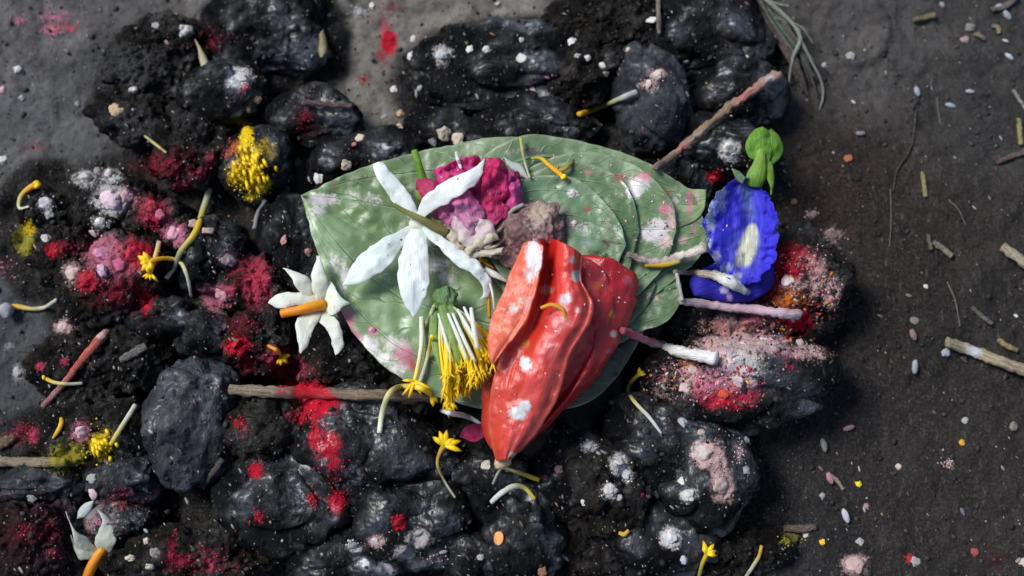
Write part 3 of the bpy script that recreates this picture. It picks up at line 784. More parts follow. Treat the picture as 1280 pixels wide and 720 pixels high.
for i, (pts, c) in enumerate([
    ([(560, 268, 118, 2), (566, 290, 122, 2.2), (572, 312, 122, 1.6)], [(.45, .35, .16), (.4, .26, .12)]),
    ([(578, 280, 132, 2.5), (576, 300, 130, 3), (576, 314, 124, 2)], [(.5, .12, .2), (.35, .02, .07)]),
    ([(556, 280, 116, 2), (562, 300, 118, 2.4), (574, 318, 118, 2)], [(.6, .5, .3), (.5, .36, .18)]),
    ([(606, 296, 140, 2), (618, 292, 142, 2.4), (628, 284, 138, 1.5)], [(.68, .6, .4), (.7, .62, .45)]),
    ([(600, 306, 140, 2.2), (614, 310, 140, 2.5), (630, 300, 136, 1.4)], [(.7, .62, .48), (.72, .66, .55)]),
    ([(634, 270, 134, 2), (642, 262, 136, 2.8), (654, 256, 134, 2.6)], [(.5, .4, .36), (.66, .64, .60)]),
    ([(588, 318, 130, 2), (590, 332, 122, 2.4), (586, 340, 112, 1.6)], [(.5, .42, .22), (.4, .3, .14)]),
    ([(608, 316, 134, 2), (622, 322, 130, 2.2), (628, 316, 128, 1.2)], [(.6, .48, .3), (.62, .52, .4)])]):
    tube('stamen', pts, M['green'], c, pk, 12, 7)
# green stalk standing behind it
st = empty('green_stalk', P((526, 240, 106))[0]); tag(st, 'bright green stalk poking up beside the magenta flower', 'stalk')
tube('stem', [(518, 188, 122, 4.2), (523, 205, 120, 4.6), (528, 222, 116, 5.2), (528, 230, 112, 5)], M['green'], [(.30, .50, .04), (.20, .42, .03), (.16, .34, .03)], st)
blob('stem_base', 528, 246, 108, 9, 12, 7, M['green'], (.28, .36, .07), st, 4, 20, .15)

# white five petalled flower
CREAM = (.88, .89, .85); WSH = (.78, .82, .84)
wf = empty('white_star_flower', P((523, 285, 112))[0])
tag(wf, 'large white star flower with five long petals lying on the leaf', 'flower')
def zpet(z0, z1, arch=6, fold=2.5):
    return lambda u, s, x, y: z0 + (z1 - z0) * u + arch * np.sin(u * math.pi) + fold * (1 - s * s) * np.sin(u * math.pi * .9)
for i, (l, r, z0, z1, ar, sg) in enumerate([
    ([(516, 276), (500, 262), (480, 236), (470, 218), (467, 206), (472, 202)], [(524, 272), (518, 254), (503, 231), (484, 209), (477, 203), (472, 202)], 122, 124, 6, 1),
    ([(520, 270), (530, 247), (557, 226), (583, 214), (598, 205), (606, 199)], [(528, 276), (538, 266), (570, 247), (597, 228), (604, 212), (606, 199)], 124, 158, 14, 2),
    ([(516, 280), (493, 291), (460, 310), (440, 332), (428, 357)], [(522, 292), (503, 309), (492, 326), (470, 343), (447, 355), (428, 357)], 118, 110, 5, 3),
    ([(514, 284), (503, 310), (497, 340), (502, 373), (510, 388), (517, 398)], [(530, 284), (536, 312), (537, 343), (533, 367), (524, 388), (517, 398)], 120, 128, 8, 4),
    ([(524, 276), (542, 287), (560, 300), (590, 320), (606, 336), (614, 352), (612, 372)], [(524, 288), (543, 305), (566, 326), (588, 341), (599, 352), (604, 366), (600, 374)], 122, 122, 10, 5)]):
    sheet('petal', l, r, zpet(z0, z1, ar), M['white'], g2((.86, .88, .76) if i != 2 else (.74, .80, .74), (.90, .91, .89) if i != 2 else (.84, .86, .82), .35), wf, 50, 24, .9, None, wav=3.2, frill=.8, seed=30 + i)
tube('petal_curl', [(606, 338, 122, 5), (620, 344, 124, 4), (634, 352, 122, 1.5)], M['white'], [CREAM, (.7, .6, .45)], wf, 12, 7, flat=.5)
blob('throat', 523, 281, 119, 12, 11, 6, M['white'], (.74, .77, .62), wf, 4, 0, .1)
tube('flower_tube', [(492, 256, 132, 2.6), (508, 265, 134, 3.2), (526, 274, 134, 4.4), (545, 284, 130, 6), (560, 291, 126, 6.6)], M['green'], [(.20, .20, .05), (.30, .28, .09), (.25, .20, .07), (.30, .20, .08)], wf, 24, 10)

# small white flower with the orange tube
def small_flower(cx, cy, petals, tubep, label, zc, tcol=((.85, .36, .02), (.80, .26, .01)), shade=1.0):
    f = empty('night_jasmine', P((cx, cy, zc))[0]); tag(f, label, 'flower', 'white flowers with an orange tube')
    for i, (l, r, z1) in enumerate(petals):
        sheet('petal', l, r, zpet(zc + 4, zc + z1, 5, 2.5), M['white'], g2((.84 * shade, .80 * shade, .58 * shade), (.90 * shade, .88 * shade, .78 * shade), .7), f, 36, 22, .9, None, wav=2.6, frill=1.0, seed=120 + i + int(cx))
    tube('orange_tube', tubep, M['floret'], list(tcol), f, 18, 12)
    return f
small_flower(400, 380, [
    ([(397, 384), (390, 358), (388, 345), (394, 330), (396, 320)], [(408, 382), (411, 360), (408, 345), (404, 332), (400, 320)], 20),
    ([(404, 372), (386, 348), (376, 341), (365, 338), (354, 335)], [(396, 382), (378, 368), (368, 357), (363, 346), (354, 335)], 16),
    ([(402, 374), (388, 366), (355, 366), (340, 373), (335, 379)], [(398, 388), (378, 382), (358, 386), (345, 385), (335, 379)], 8),
    ([(396, 384), (380, 391), (369, 405), (371, 420), (374, 440)], [(404, 392), (397, 404), (388, 420), (383, 434), (376, 442)], 8),
    ([(396, 390), (398, 402), (409, 413), (415, 429), (419, 444)], [(410, 384), (418, 396), (426, 410), (431, 428), (430, 434)], 8),
    ([(404, 370), (409, 355), (416, 352), (425, 370), (437, 379)], [(402, 386), (414, 394), (424, 388), (430, 381), (437, 379)], 14)],
    [(406, 381, 98, 6.5), (392, 383, 104, 6.5), (372, 388, 106, 5.6), (352, 392, 102, 5.4)], 'small white flower with an orange tube at the left edge of the leaf', 90)
zb = max(Zs(118, 675), 30)
small_flower(128, 686, [
    ([(126, 688), (112, 676), (96, 664), (86, 650), (82, 640)], [(112, 700), (98, 694), (92, 680), (90, 660), (82, 640)], 22),
    ([(124, 690), (118, 678), (122, 664), (128, 650), (122, 638)], [(136, 692), (145, 680), (144, 664), (136, 646), (122, 638)], 22),
    ([(120, 690), (104, 686), (96, 680), (88, 668)], [(122, 696), (108, 700), (96, 696), (88, 668)], 12)],
    [(130, 686, zb + 12, 5), (122, 696, zb + 12, 6.5), (114, 710, zb + 10, 6.5), (108, 724, zb + 8, 6)], 'dirty white flower with an orange tube in the bottom left corner', zb + 6, shade=.72)
gp = sheet('loose_petal', [(97, 648), (98, 638), (106, 629), (117, 626)], [(97, 648), (107, 646), (115, 636), (117, 626)], lambda u, s, x, y: Zs(107, 637, 3) + 6 + 3 * u - 2 * s * s, M['white'], (.50, .53, .52), None, 14, 9, 1.4)
tag(gp, 'loose greyish white petal above the bottom left flower', 'petal')

# green and white flower head with yellow florets
YT = (1.0, .76, .015); YT2 = (1.0, .60, .010); WT = (.82, .84, .72)
mg = empty('marigold_flower', P((560, 375, 104))[0])
tag(mg, 'torn marigold head with green cup, white stalks and yellow tips', 'flower')
blob('green_cup', 557, 374, 122, 14, 15, 11, M['green'], (.15, .27, .12), mg, 5, 10, .2, 2.2, 5)
for i, pts in enumerate([[(546, 380, 124, 5), (542, 410, 124, 5.5), (547, 440, 122, 5), (555, 470, 114, 3)], [(553, 382, 130, 6), (560, 405, 134, 7), (567, 430, 136, 6.5), (577, 462, 130, 3.5)],
                         [(562, 382, 130, 5), (572, 405, 134, 5), (580, 425, 134, 4), (588, 446, 130, 2)]]):
    tube('bract', pts, M['green'], [(.20, .34, .10), (.33, .50, .14), (.40, .56, .18), (.50, .56, .10)], mg, 20, 9, flat=.5)
def floret_mesh(parent, x0, y0, z0, x1, y1, z1, w, seed, bend=6, name='floret', lobes=4, split=.55):
    r = random.Random(seed)
    mx, my = (x0 + x1) / 2 + r.uniform(-bend, bend), (y0 + y1) / 2 + r.uniform(-bend * .4, bend * .4)
    t = tube(name, [(x0, y0, z0, w * .8), (mx, my, (z0 + z1) / 2 + 3, w), (x1, y1, z1, w * 1.3)], M['floret'], [WT, (.78, .80, .62), (.80, .70, .25), YT, YT2], parent, 14, 6)
    return t
rr = random.Random(5)
for k in range(95):
    f = rr.random()
    tx = 556 + 58 * f + rr.uniform(-4, 4); ty = 506 - 54 * f + rr.uniform(-36, 6)
    sx = 549 + 21 * f; sy = 384 + rr.uniform(-2, 6)
    z1 = rr.uniform(108, 146); w = rr.uniform(.9, 1.6)
    mx = (sx + tx) / 2 + rr.uniform(-3, 7); my = (sy + ty) / 2
    tube('floret', [(sx, sy, 124 + rr.uniform(-6, 8), w * .9), (mx, my, (124 + z1) / 2 + 6, w), (tx, ty, z1, w * 1.5), (tx + rr.uniform(-5, 6), ty + rr.uniform(6, 13), z1 - 5, w * .5)], M['floret'],
         [(.62,.72,.40) if k % 3 else WT, (.80, .84, .64), (.90, .84, .40), YT, YT, YT, YT2] if k % 4 else [(.40, .55, .18), (.6, .7, .3), (.9, .8, .2), YT, YT, YT], mg, 18, 6)
    for q in range(3):   # curled lobes of the tip
        ax, ay = rr.uniform(-9, 9), rr.uniform(2, 15)
        tube('floret_lobe', [(tx, ty, z1, w * 1.1), (tx + ax * .6, ty + ay * .5, z1 + 4, w * .9), (tx + ax, ty + ay, z1 + rr.uniform(-6, 6), w * .35)], M['floret'], [YT, YT2], mg, 7, 5)
for pts in [[(572, 387, 132, 1.8), (584, 408, 146, 2.4), (600, 436, 150, 2)], [(589, 385, 150, 2.2), (592, 408, 154, 3), (597, 436, 150, 3)], [(580, 384, 138, 1.6), (588, 400, 148, 2.2), (604, 424, 142, 1.2)],
            [(548, 392, 128, 1.5), (556, 420, 138, 2.2), (566, 452, 138, 1.8)], [(560, 392, 138, 1.8), (572, 420, 146, 2.4), (584, 450, 146, 2)], [(566, 392, 138, 1.8), (580, 424, 146, 2.4), (594, 452, 146, 2)],
            [(552, 400, 126, 1.4), (560, 430, 136, 2.2), (562, 462, 130, 1.8)]]:
    tube('white_stalk', pts, M['white'], [(.80, .82, .74), (.84, .85, .80), (.82, .80, .6)], mg, 12, 7)

def follow(P4, n=15):
    """lift a stem wherever the surface beneath would cut through it"""
    q = catmull(P4, n)
    need = np.array([Zs(p[0], p[1]) + p[3] * .7 for p in q])
    lift = np.maximum(0, need - q[:, 2])
    for _ in range(2):
        lift = np.maximum(lift, np.convolve(np.pad(lift, 1, mode='edge'), [.3, .4, .3], 'valid'))
    q[:, 2] += lift
    return [tuple(p) for p in q]
def stick(pts, label, cols, stains=None, name='dry_stem', cat='stem', rough=1.0, group=None, rest=None, flat=.8, seed=0):
    """pts: (column, row, radius, lift); ends rest on what lies beneath"""
    P4 = []
    for a, b, rad, lift in pts:
        P4.append((a, b, (Zs(a, b) if rest is None else rest) + lift + rad * .9, rad))
    if rest is None: P4 = follow(P4)
    t = tube(name, P4, M['stick'], cols, None, 44, 10, stains, rough, seed, flat)
    return tag(t, label, cat, group)
stick([(288, 487, 6.5, 6), (340, 490, 6.8, 8), (400, 492, 6.8, 8), (470, 494, 6.4, 10), (548, 497, 6, 10)], 'straight brown stick lying under the leaf, dusted with red', [(.21, .16, .11), (.26, .20, .14), (.20, .14, .09), (.25, .18, .12), (.20, .14, .09)],
      arr([(385, 490, 26, 10, RED, 1.0), (350, 489, 14, 6, ROSE, .6), (410, 496, 12, 6, RED, .8)]), name='brown_stick', cat='stick', rough=1.2)
stick([(-10, 577, 6.5, 3), (30, 578, 6.5, 5), (60, 578, 6.2, 6), (82, 578, 5, 5)], 'brown stick end powdered olive yellow at the left edge', [(.22, .18, .12), (.24, .19, .13), (.24, .2, .10)],
      arr([(78, 576, 16, 12, OLV, 1.0)]), name='brown_stick', cat='stick', rough=1.2)
stick([(136, 412, 6.4, 6), (118, 432, 5.8, 8), (98, 456, 5, 6), (76, 484, 4.4, 4), (54, 508, 4, 2)], 'red incense stick with a pale end leaning on the left lumps', [(.52, .20, .15), (.48, .09, .06), (.46, .07, .06), (.40, .14, .15), (.26, .12, .14)],
      arr([(126, 418, 8, 7, (.66, .46, .42), .9), (66, 494, 10, 10, (.36, .2, .22), .6)]), name='incense_stick', cat='incense stick', rough=.8)
refresh()
def loose_floret(pts, label, cols, seed=0, lobes=4, end=-1, ll=9, root=False, off=None, group='loose marigold florets scattered on the pile', lcol=None, cat='floret'):
    """pts: (column, row, radius, lift above the surface under it)"""
    P4 = follow([(a, b, Zs(a, b) + lift + rad, rad * .84) for a, b, rad, lift in pts])
    rnd = random.Random(seed)
    base = P((P4[0][0], P4[0][1], P4[0][2]))[0]
    o = empty('marigold_floret', base); tag(o, label, cat, group)
    tube('floret_tube', P4, M['floret'], cols, o, 26, 8, rough=.35, seed=seed, flat=.75)
    e = P4[-1]; pv = P4[-3]
    dx, dy = e[0] - pv[0], e[1] - pv[1]; ln = math.hypot(dx, dy) + 1e-6; dx /= ln; dy /= ln
    c = lcol or [YT, YT2]
    for k in range(lobes):
        a = (k - (lobes - 1) / 2) * .62 + rnd.uniform(-.2, .2); L_ = ll * rnd.uniform(.7, 1.15)
        ux, uy = dx * math.cos(a) - dy * math.sin(a), dx * math.sin(a) + dy * math.cos(a)
        tube('lobe', [(e[0], e[1], e[2], e[3] * .9), (e[0] + ux * L_ * .6, e[1] + uy * L_ * .6, e[2] + 3, e[3] * .9), (e[0] + ux * L_, e[1] + uy * L_, e[2] + rnd.uniform(-3, 1), .5)], M['floret'], c, o, 8, 6, flat=.6)
    return o
WY = [WT, (.62, .64, .40), (.74, .60, .15), YT]
YY = [YT, YT, YT2]
LF = [
 ([(474, 541, 3.4, 1), (478, 515, 3.8, 6), (487, 491, 4, 12), (502, 483, 4, 14), (525, 485, 4.2, 12), (540, 493, 4, 8)], 'hooked white and yellow floret crossing the brown stick', WY, 4, 14),
 ([(527, 396, 3.6, 4), (527, 430, 3.4, 6), (522, 460, 3, 6), (518, 476, 2.6, 5)], 'white pin shaped floret standing left of the marigold head', [WT, WT, (.75, .72, .4), YT], 5, 22),
 ([(543, 382, 2.6, 4), (534, 402, 3, 4), (528, 412, 2.6, 3)], 'short pale green stalk behind the white star flower', [(.45, .55, .30), (.5, .6, .4)], 0, 5),
 ([(540, 420, 3.2, 6), (536, 440, 3, 6), (530, 462, 2.8, 5), (525, 477, 3.4, 3)], 'stalk with yellow top and grey white foot beside the marigold head', [YT, (.7, .6, .2), (.5, .52, .44), (.5, .52, .46)], 0, 5),
 ([(36, 288 - 30, 1.6, 1), (24, 260, 2.4, 3), (26, 246, 3.8, 5), (36, 236, 5, 5), (45, 231, 6, 3)], 'curled orange and white floret at the far left edge', [WT, (.55, .55, .3), (.72, .42, .03), (.70, .34, .01)], 5, 6),
 ([(3, 384, 1.2, 1), (20, 383, 4.2, 2), (40, 386, 3.2, 3), (56, 384, 3.2, 3), (70, 375, 3, 2)], 'long flat floret joined to a grey bead at the left edge', [(.72, .45, .06), (.72, .45, .06), (.62, .52, .2), (.48, .52, .42), (.48, .52, .45)], 0, 6),
 ([(262, 236, 5.2, 3), (252, 268, 5, 6), (243, 292, 4.8, 8), (226, 314, 4.6, 7), (218, 334, 4, 3), (208, 348, 3.6, 1)], 'long grey and yellow floret, right one of the pair at left', [(.42, .44, .40), (.50, .48, .22), (.75, .52, .02), (.50, .46, .12), (.35, .36, .28), (.33, .34, .32)], 0, 8),
 ([(239, 371, 2.2, 1), (234, 345, 2.8, 4), (225, 327, 3, 7), (210, 323, 3.2, 8), (196, 324, 3.6, 7), (186, 328, 5, 5)], 'white tailed orange floret lying on the red powder at left', [WT, WT, (.6, .58, .2), (.72, .45, .04), (.75, .36, .01)], 6, 15),
 ([(199, 302, 3.6, 6), (195, 318, 3.6, 7), (188, 342, 2.6, 4)], 'short orange floret over the white tailed one at left', [(.6, .45, .3), (.75, .5, .1), YT2], 4, 12),
 ([(169, 506, 3.6, 4), (158, 524, 3.6, 5), (146, 543, 3.4, 4), (138, 556, 3, 2)], 'white floret stalk leaning on the yellow bits at lower left', [(.62, .64, .58), (.6, .62, .5), (.6, .52, .2), (.7, .5, .05)], 0, 5),
 ([(103, 479, 2.2, 2), (85, 480, 2.6, 3), (68, 478, 2.8, 3), (57, 473, 3, 3)], 'short yellow floret lying across the red incense stick', [(.5, .5, .38), (.55, .5, .25), (.7, .48, .03)], 2, 5),
 ([(569, 622, 1.6, 2), (556, 602, 1.8, 5), (547, 582, 2, 7), (549, 568, 3, 8), (556, 556, 4.5, 9)], 'drooping orange floret with a thin grey tail below the marigold', [(.36, .34, .26), (.32, .32, .22), (.4, .32, .08), (.66, .33, .01)], 6, 20),
 ([(674, 600, 3.4, 4), (655, 593, 3, 5), (636, 587, 2.4, 5), (620, 584, 2, 5)], 'yellow tipped stalk just under the base of the red flower', [(.62, .40, .01), (.6, .48, .05), (.45, .45, .25), (.45, .42, .36)], 0, 5),
 ([(614, 628, 3.6, 3), (626, 617, 4, 6), (642, 608, 4, 8), (656, 610, 3.4, 7), (669, 624, 2.4, 3)], 'arched white floret with yellow tip below the red flower', [(.60, .64, .62), (.60, .64, .60), (.62, .64, .45), (.66, .55, .1), (.6, .46, .03)], 0, 5),
 ([(827, 542, 1.6, 1), (812, 522, 2.8, 5), (794, 503, 2.8, 8), (785, 488, 2.8, 9), (790, 476, 3, 8), (799, 468, 3, 6)], 'bent white and yellow floret right of the red flower', [(.66, .68, .70), (.66, .68, .66), (.6, .56, .3), (.62, .45, .04), (.6, .4, .02)], 3, 9),
 ([(873, 724, 2.6, 2), (878, 705, 2.8, 5), (884, 692, 3.6, 7)], 'standing yellow star shaped floret at the bottom right edge', [(.40, .42, .16), (.55, .46, .05), (.70, .42, .01)], 5, 15),
 ([(932, 722, 2.6, 1), (943, 705, 2.8, 3), (949, 695, 2.6, 4), (952, 682, 2.6, 5)], 'pale stalk with an orange tip at bottom right', [(.42, .44, .34), (.45, .45, .35), (.5, .42, .12), (.66, .34, .02)], 0, 5),
 ([(796, 115, 4.8, 4), (778, 122, 4.6, 5), (760, 130, 4.2, 5), (742, 137, 4.6, 4), (724, 143, 5, 2)], 'flat yellow and grey petal strip on the tall lump at top', [(.44, .47, .48), (.42, .46, .42), (.45, .44, .14), (.68, .42, .02), (.70, .38, .02)], 0, 5),
 ([(664, 198, 2, 4), (676, 198, 3, 5), (686, 206, 3.8, 6), (696, 214, 4, 5), (703, 220, 3.6, 3)], 'orange floret lying on the top of the leaf stack', [(.35, .38, .06), (.55, .45, .04), (.74, .40, .01), (.74, .36, .01), (.72, .38, .02)], 3, 6),
 ([(698, 214, 3.2, 4), (708, 210, 3, 5), (717, 200, 2.6, 3)], 'olive stub joined to the orange floret on the leaf stack', [(.50, .30, .02), (.34, .26, .04), (.12, .12, .03)], 0, 4),
 ([(651, 173, 2.6, 5), (653, 188, 2.2, 8), (657, 206, 1.8, 6), (662, 222, 1.6, 3)], 'thin pale stalk with a yellow green head above the magenta flower', [(.48, .52, .08), (.5, .5, .36), (.5, .5, .4)], 0, 4),
 ([(570, 190, 2, 6), (572, 198, 3, 10), (576, 210, 2, 12)], 'tiny white bud standing on the magenta flower', [(.75, .77, .78), (.78, .79, .80)], 0, 4),
 ([(181, 170, 1.8, 2), (194, 180, 2.4, 3), (208, 191, 1.8, 2)], 'thin yellowish sliver on the crumbly lump at upper left', [(.45, .40, .18), (.50, .45, .2)], 0, 4),
 ([(318, 286, 3.4, 2), (322, 268, 3.6, 4), (332, 250, 3.4, 3)], 'translucent grey floret tail below the yellow powder', [(.22, .24, .26), (.24, .26, .28)], 0, 4),
 ([(335, 432, 2.4, 4), (346, 438, 3, 6), (352, 446, 3.4, 5)], 'orange floret star on the pink dusted lump, above the stick', [(.70, .2, .02), (.74, .36, .01), (.7, .4, .02)], 5, 11),
 ([(552, 513, 3.6, 9), (566, 517, 4.2, 12), (582, 520, 4, 12), (598, 528, 2.6, 10), (606, 536, 1.6, 8)], 'white floret tucked beside the base of the red flower', [(.72, .74, .74), (.74, .76, .76), (.72, .74, .74)], 0, 5),
 ([(616, 605, 1.6, 3), (622, 592, 1.8, 5), (628, 584, 1.8, 5)], 'thin grey stalk below the base of the red flower', [(.3, .32, .32), (.34, .35, .34)], 0, 5),
 ([(66, 548, 1.8, 2), (73, 538, 3.4, 3), (77, 528, 3.4, 3), (76, 522, 2.2, 2)], 'small curled yellow floret left of the pink powder at lower left', [(.6, .36, .02), (.78, .48, .01), (.74, .46, .02)], 0, 4),
 ([(774, 666, 2.6, 1), (780, 668, 3.2, 2), (786, 663, 2.6, 1)], 'short yellow bit on the low lump at the bottom edge', [(.6, .4, .04), (.6, .36, .04)], 0, 4),
]
for k, (pts, lab, cols, lob, ll) in enumerate(LF):
    loose_floret(pts, lab, cols, k, lob, -1, ll)
b = blob('grey_bead', 8, 388, 12, 9, 10, 8, M['crumb'], (.5, .5, .5), None, 4, 0, .12, seed=3); b.color = (.36, .37, .40, 1)
tag(b, 'round grey bead touching the flat floret at the left edge', 'bead')
b = blob('dark_pebble', 84, 369, 14, 17, 11, 10, M['grey'], (0, 0, 0), None, 5, 10, .12, seed=9)
tag(b, 'smooth dark pebble below the pink and red lump at left', 'pebble')
ds = sheet('dried_petal', [(243, 48), (247, 60), (250, 78), (257, 98)], [(243, 48), (253, 62), (262, 80), (262, 94), (257, 98)], lambda u, s, x, y: Zs(252, 75, 6) + 6 - 3 * s * s + 2 * u, M['white'], (.45, .38, .22), None, 20, 10, 1.4)
tag(ds, 'dried yellowish petal hanging from the large cream crumb at top left', 'petal')
ds = sheet('dried_petal', [(399, 44), (399, 54), (398, 64), (400, 72)], [(404, 36), (408, 50), (409, 64), (404, 72)], lambda u, s, x, y: Zs(404, 58, 4) + 5 - 3 * s * s, M['white'], (.22, .16, .04), None, 16, 8, 1.4)
tag(ds, 'brownish dried petal at the right edge of the top left lump', 'petal')
ds = sheet('grey_petal', [(630, 196), (640, 202), (652, 206), (660, 222)], [(634, 206), (642, 214), (650, 220), (662, 226)], lambda u, s, x, y: 112 + 6 * u - 2 * s * s, M['white'], (.46, .50, .49), None, 16, 10, 1.4)
tag(ds, 'greyish white petal scrap right of the magenta flower', 'petal')
ds = sheet('pink_petal', [(604, 530), (590, 530), (580, 536), (576, 545)], [(612, 540), (600, 550), (588, 552), (576, 545)], lambda u, s, x, y: 84 + 3 * s * s + 0 * u, M['pink'], (.34, .012, .07), None, 18, 12, 1.4, None, wav=2, seed=4)
tag(ds, 'crimson petal scrap in the shade left of the red flower base', 'petal')
for k, pts in enumerate([[(594, 310, 118, 1.6), (604, 326, 120, 1.8), (618, 336, 116, 1.2)], [(606, 340, 118, 2.2), (610, 362, 120, 2.4), (612, 398, 112, 2)], [(610, 346, 124, 1.4), (616, 368, 126, 1.6), (618, 388, 118, 1)],
                         [(600, 322, 116, 1.4), (606, 344, 118, 1.8), (604, 352, 114, 1)]]):
    t = tube('orange_thread', pts, M['floret'], [(.66, .34, .03), (.62, .28, .02)] if k != 2 else [(.8, .8, .75), (.8, .8, .76)], None, 14, 6)
    tag(t, ['short orange thread beside the nut lump', 'hanging orange thread between the white petal and the red flower', 'thin white thread left of the red flower', 'curled orange thread under the nut lump'][k], 'thread')

# ------------------------------------------------------------------ folded red hibiscus
hb = empty('hibiscus_flower', P((640, 570, 84))[0])
tag(hb, 'large folded scarlet hibiscus flower with white daubs, pointing down to the lower left', 'flower')
HST = arr([(668, 322, 10, 22, (.9, .84, .84), 1.1), (662, 345, 9, 12, (.8, .72, .72), .75), (720, 345, 7, 9, (.62, .58, .56), .95), (716, 326, 6, 6, (.75, .5, .5), .8), (706, 374, 9, 8, (.8, .62, .68), .85), (642, 385, 6, 6, (.8, .7, .66), .95), (654, 378, 16, 14, (.76, .40, .36), .6),
           (657, 454, 7, 9, (.85, .85, .83), 1.15), (648, 516, 11, 8, (.86, .86, .84), 1.1), (656, 508, 8, 7, (.86, .86, .84), 1.05), (722, 388, 5, 5, (.8, .7, .7), .8), (700, 402, 22, 26, (.70, .25, .28), .5), (682, 362, 12, 8, (.74, .35, .3), .7), (727, 308, 8, 7, (.76, .5, .52), .7),
           (658, 430, 8, 8, (.7, .25, .06), .6), (747, 356, 8, 5, (.70, .12, .01), 1.0), (765, 393, 4, 5, (.75, .25, .02), 1.0), (767, 418, 5, 5, (.8, .6, .5), .9), (752, 350, 16, 26, (.45, .08, .10), .5), (742, 420, 14, 20, (.24, .015, .06), .5), (760, 440, 8, 8, (.4, .2, .4), .4), (626, 408, 8, 8, (.75, .25, .04), .55),
           (640, 568, 5, 4, (.8, .7, .6), .8), (690, 440, 16, 30, (.62, .16, .18), .45), (720, 465, 4, 5, (.8, .6, .6), .5), (785, 352, 8, 8, (.6, .12, .16), .7)])
SC = (.66, .022, .014); SC2 = (.74, .060, .038); SC3 = (.48, .016, .026); SCO = (.78, .12, .055)
def zh(z0, z1, dome, tilt=0, folds=0, fn=3, ph=0, lift=0):
    def f(u, s, x, y):
        return (z0 + (z1 - z0) * np.minimum(1, u * 1.5) + dome * np.sqrt(np.maximum(0, 1 - .97 * s * s)) * np.minimum(1, .35 + u * 1.1) + tilt * s
                + folds * np.cos(s * math.pi * fn + ph) * (.35 + .65 * u) + lift * u ** 3)
    return f
def zC(u, s, x, y):
    return 92 + 28 * np.minimum(1, 1.5 * u) + 16 * np.cos(s * 1.3) + 2.0 * np.cos(s * 6 + 1) * (1 - .4 * u) - 12 * (s > .0) * s ** 2
def zC2(u, s, x, y):
    return 94 + 38 * np.minimum(1, 1.4 * u) + 12 * np.cos(s * 1.3 + .2) + 2.5 * np.cos(s * 5 + 2) * (1 - .4 * u)
def zA(u, s, x, y):
    return 86 + 34 * np.minimum(1, 1.4 * u) + 14 * np.cos(s * 1.4 - .3)
def zB(u, s, x, y):
    g = lambda c, w: np.exp(-((s - c) / w) ** 2)
    return (94 + 52 * np.minimum(1, 1.5 * u) + 24 * np.cos(s * 1.25 - .2) + 8 - 34 * g(-.48, .30) * np.clip((u - .35) / .4, 0, 1) + 5 * g(.35, .25) * u - 1.5 * g(.12 - .2 * u, .12) * u + 5 * g(.62, .14) * u
            + .8 * np.cos(s * 13) * (1 - u) ** 1.5 - 10 * u ** 4 * (1 + s) * .5 + 5 * g(.95, .08) * u)
def zF(u, s, x, y):
    return 150 + 6 * u + 8 * np.cos(s * 1.3) + 9 * s * u + 5 * np.exp(-((s - .9) / .15) ** 2)
EDG = (.80, .20, .12)  # lighter petal rim, an edge highlight painted as colour
sheet('petal', [(648, 566), (690, 512), (712, 480), (728, 440), (722, 380), (722, 320)], [(652, 564), (690, 528), (724, 494), (756, 458), (778, 420), (793, 386), (799, 350)],
      zC, M['hibiscus'], g2((.66, .035, .035), SC3, .3), hb, 90, 50, .9, HST, wav=4.5, bulge=12, seed=201, edge=(.55, .03, .04))
sheet('petal', [(640, 570), (664, 520), (686, 470), (700, 420), (712, 360), (716, 322)], [(650, 564), (700, 500), (728, 462), (754, 420), (768, 380), (762, 350)],
      zC2, M['hibiscus'], g2((.72, .06, .05), (.58, .026, .034), .5), hb, 90, 50, .9, HST, wav=4.5, bulge=8, seed=205, edge=(.6, .03, .03))
sheet('petal', [(622, 574), (604, 540), (602, 490), (606, 450), (622, 400), (640, 340), (655, 303)], [(634, 574), (622, 540), (626, 500), (634, 470), (650, 420), (668, 360), (684, 299)],
      zA, M['hibiscus'], g2((.74, .08, .03), (.56, .012, .010), .6), hb, 70, 26, .9, HST, wav=2.6, seed=202, edge=EDG)
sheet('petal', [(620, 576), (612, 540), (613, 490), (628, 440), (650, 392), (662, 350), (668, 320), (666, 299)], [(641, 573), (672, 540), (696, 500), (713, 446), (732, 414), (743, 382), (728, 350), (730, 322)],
      zB, M['hibiscus'], lambda u, s: (np.array((.86, .13, .11)) * (1 - u) + np.array((.82, .065, .050)) * u) if s > -.05 - .1 * u else (np.array((.76, .085, .045)) * (1 - u) + np.array((.58, .014, .010)) * u), hb, 120, 80, .9, HST, wav=3.0, bulge=9, seed=203, edge=EDG)  # shade of the hollow painted deep red, sheen of the ridge painted lighter
sheet('petal', [(613, 450), (609, 434), (614, 400), (628, 366), (643, 330), (655, 303)], [(616, 456), (634, 434), (652, 411), (664, 388), (675, 345), (680, 308)],
      zF, M['hibiscus'], g2((.90, .22, .12), (.92, .18, .09), .5), hb, 70, 40, .9, HST, wav=3.0, bulge=4, seed=204, edge=(.86, .32, .20))
blob('flower_base', 628, 577, 96, 11, 8, 8, M['white'], (.60, .42, .26), hb, 4, 30, .12, seed=2)
t = tube('yellow_thread', [(676, 385, 176, 2.0), (690, 381, 180, 2.4), (703, 387, 180, 2.4), (706, 400, 176, 2.2), (700, 415, 172, 1.4)], M['floret'], [(.72, .32, .02), (.72, .36, .03), (.62, .42, .12)], None, 18, 7)
tag(t, 'curved yellow stamen thread lying on the red flower', 'thread')

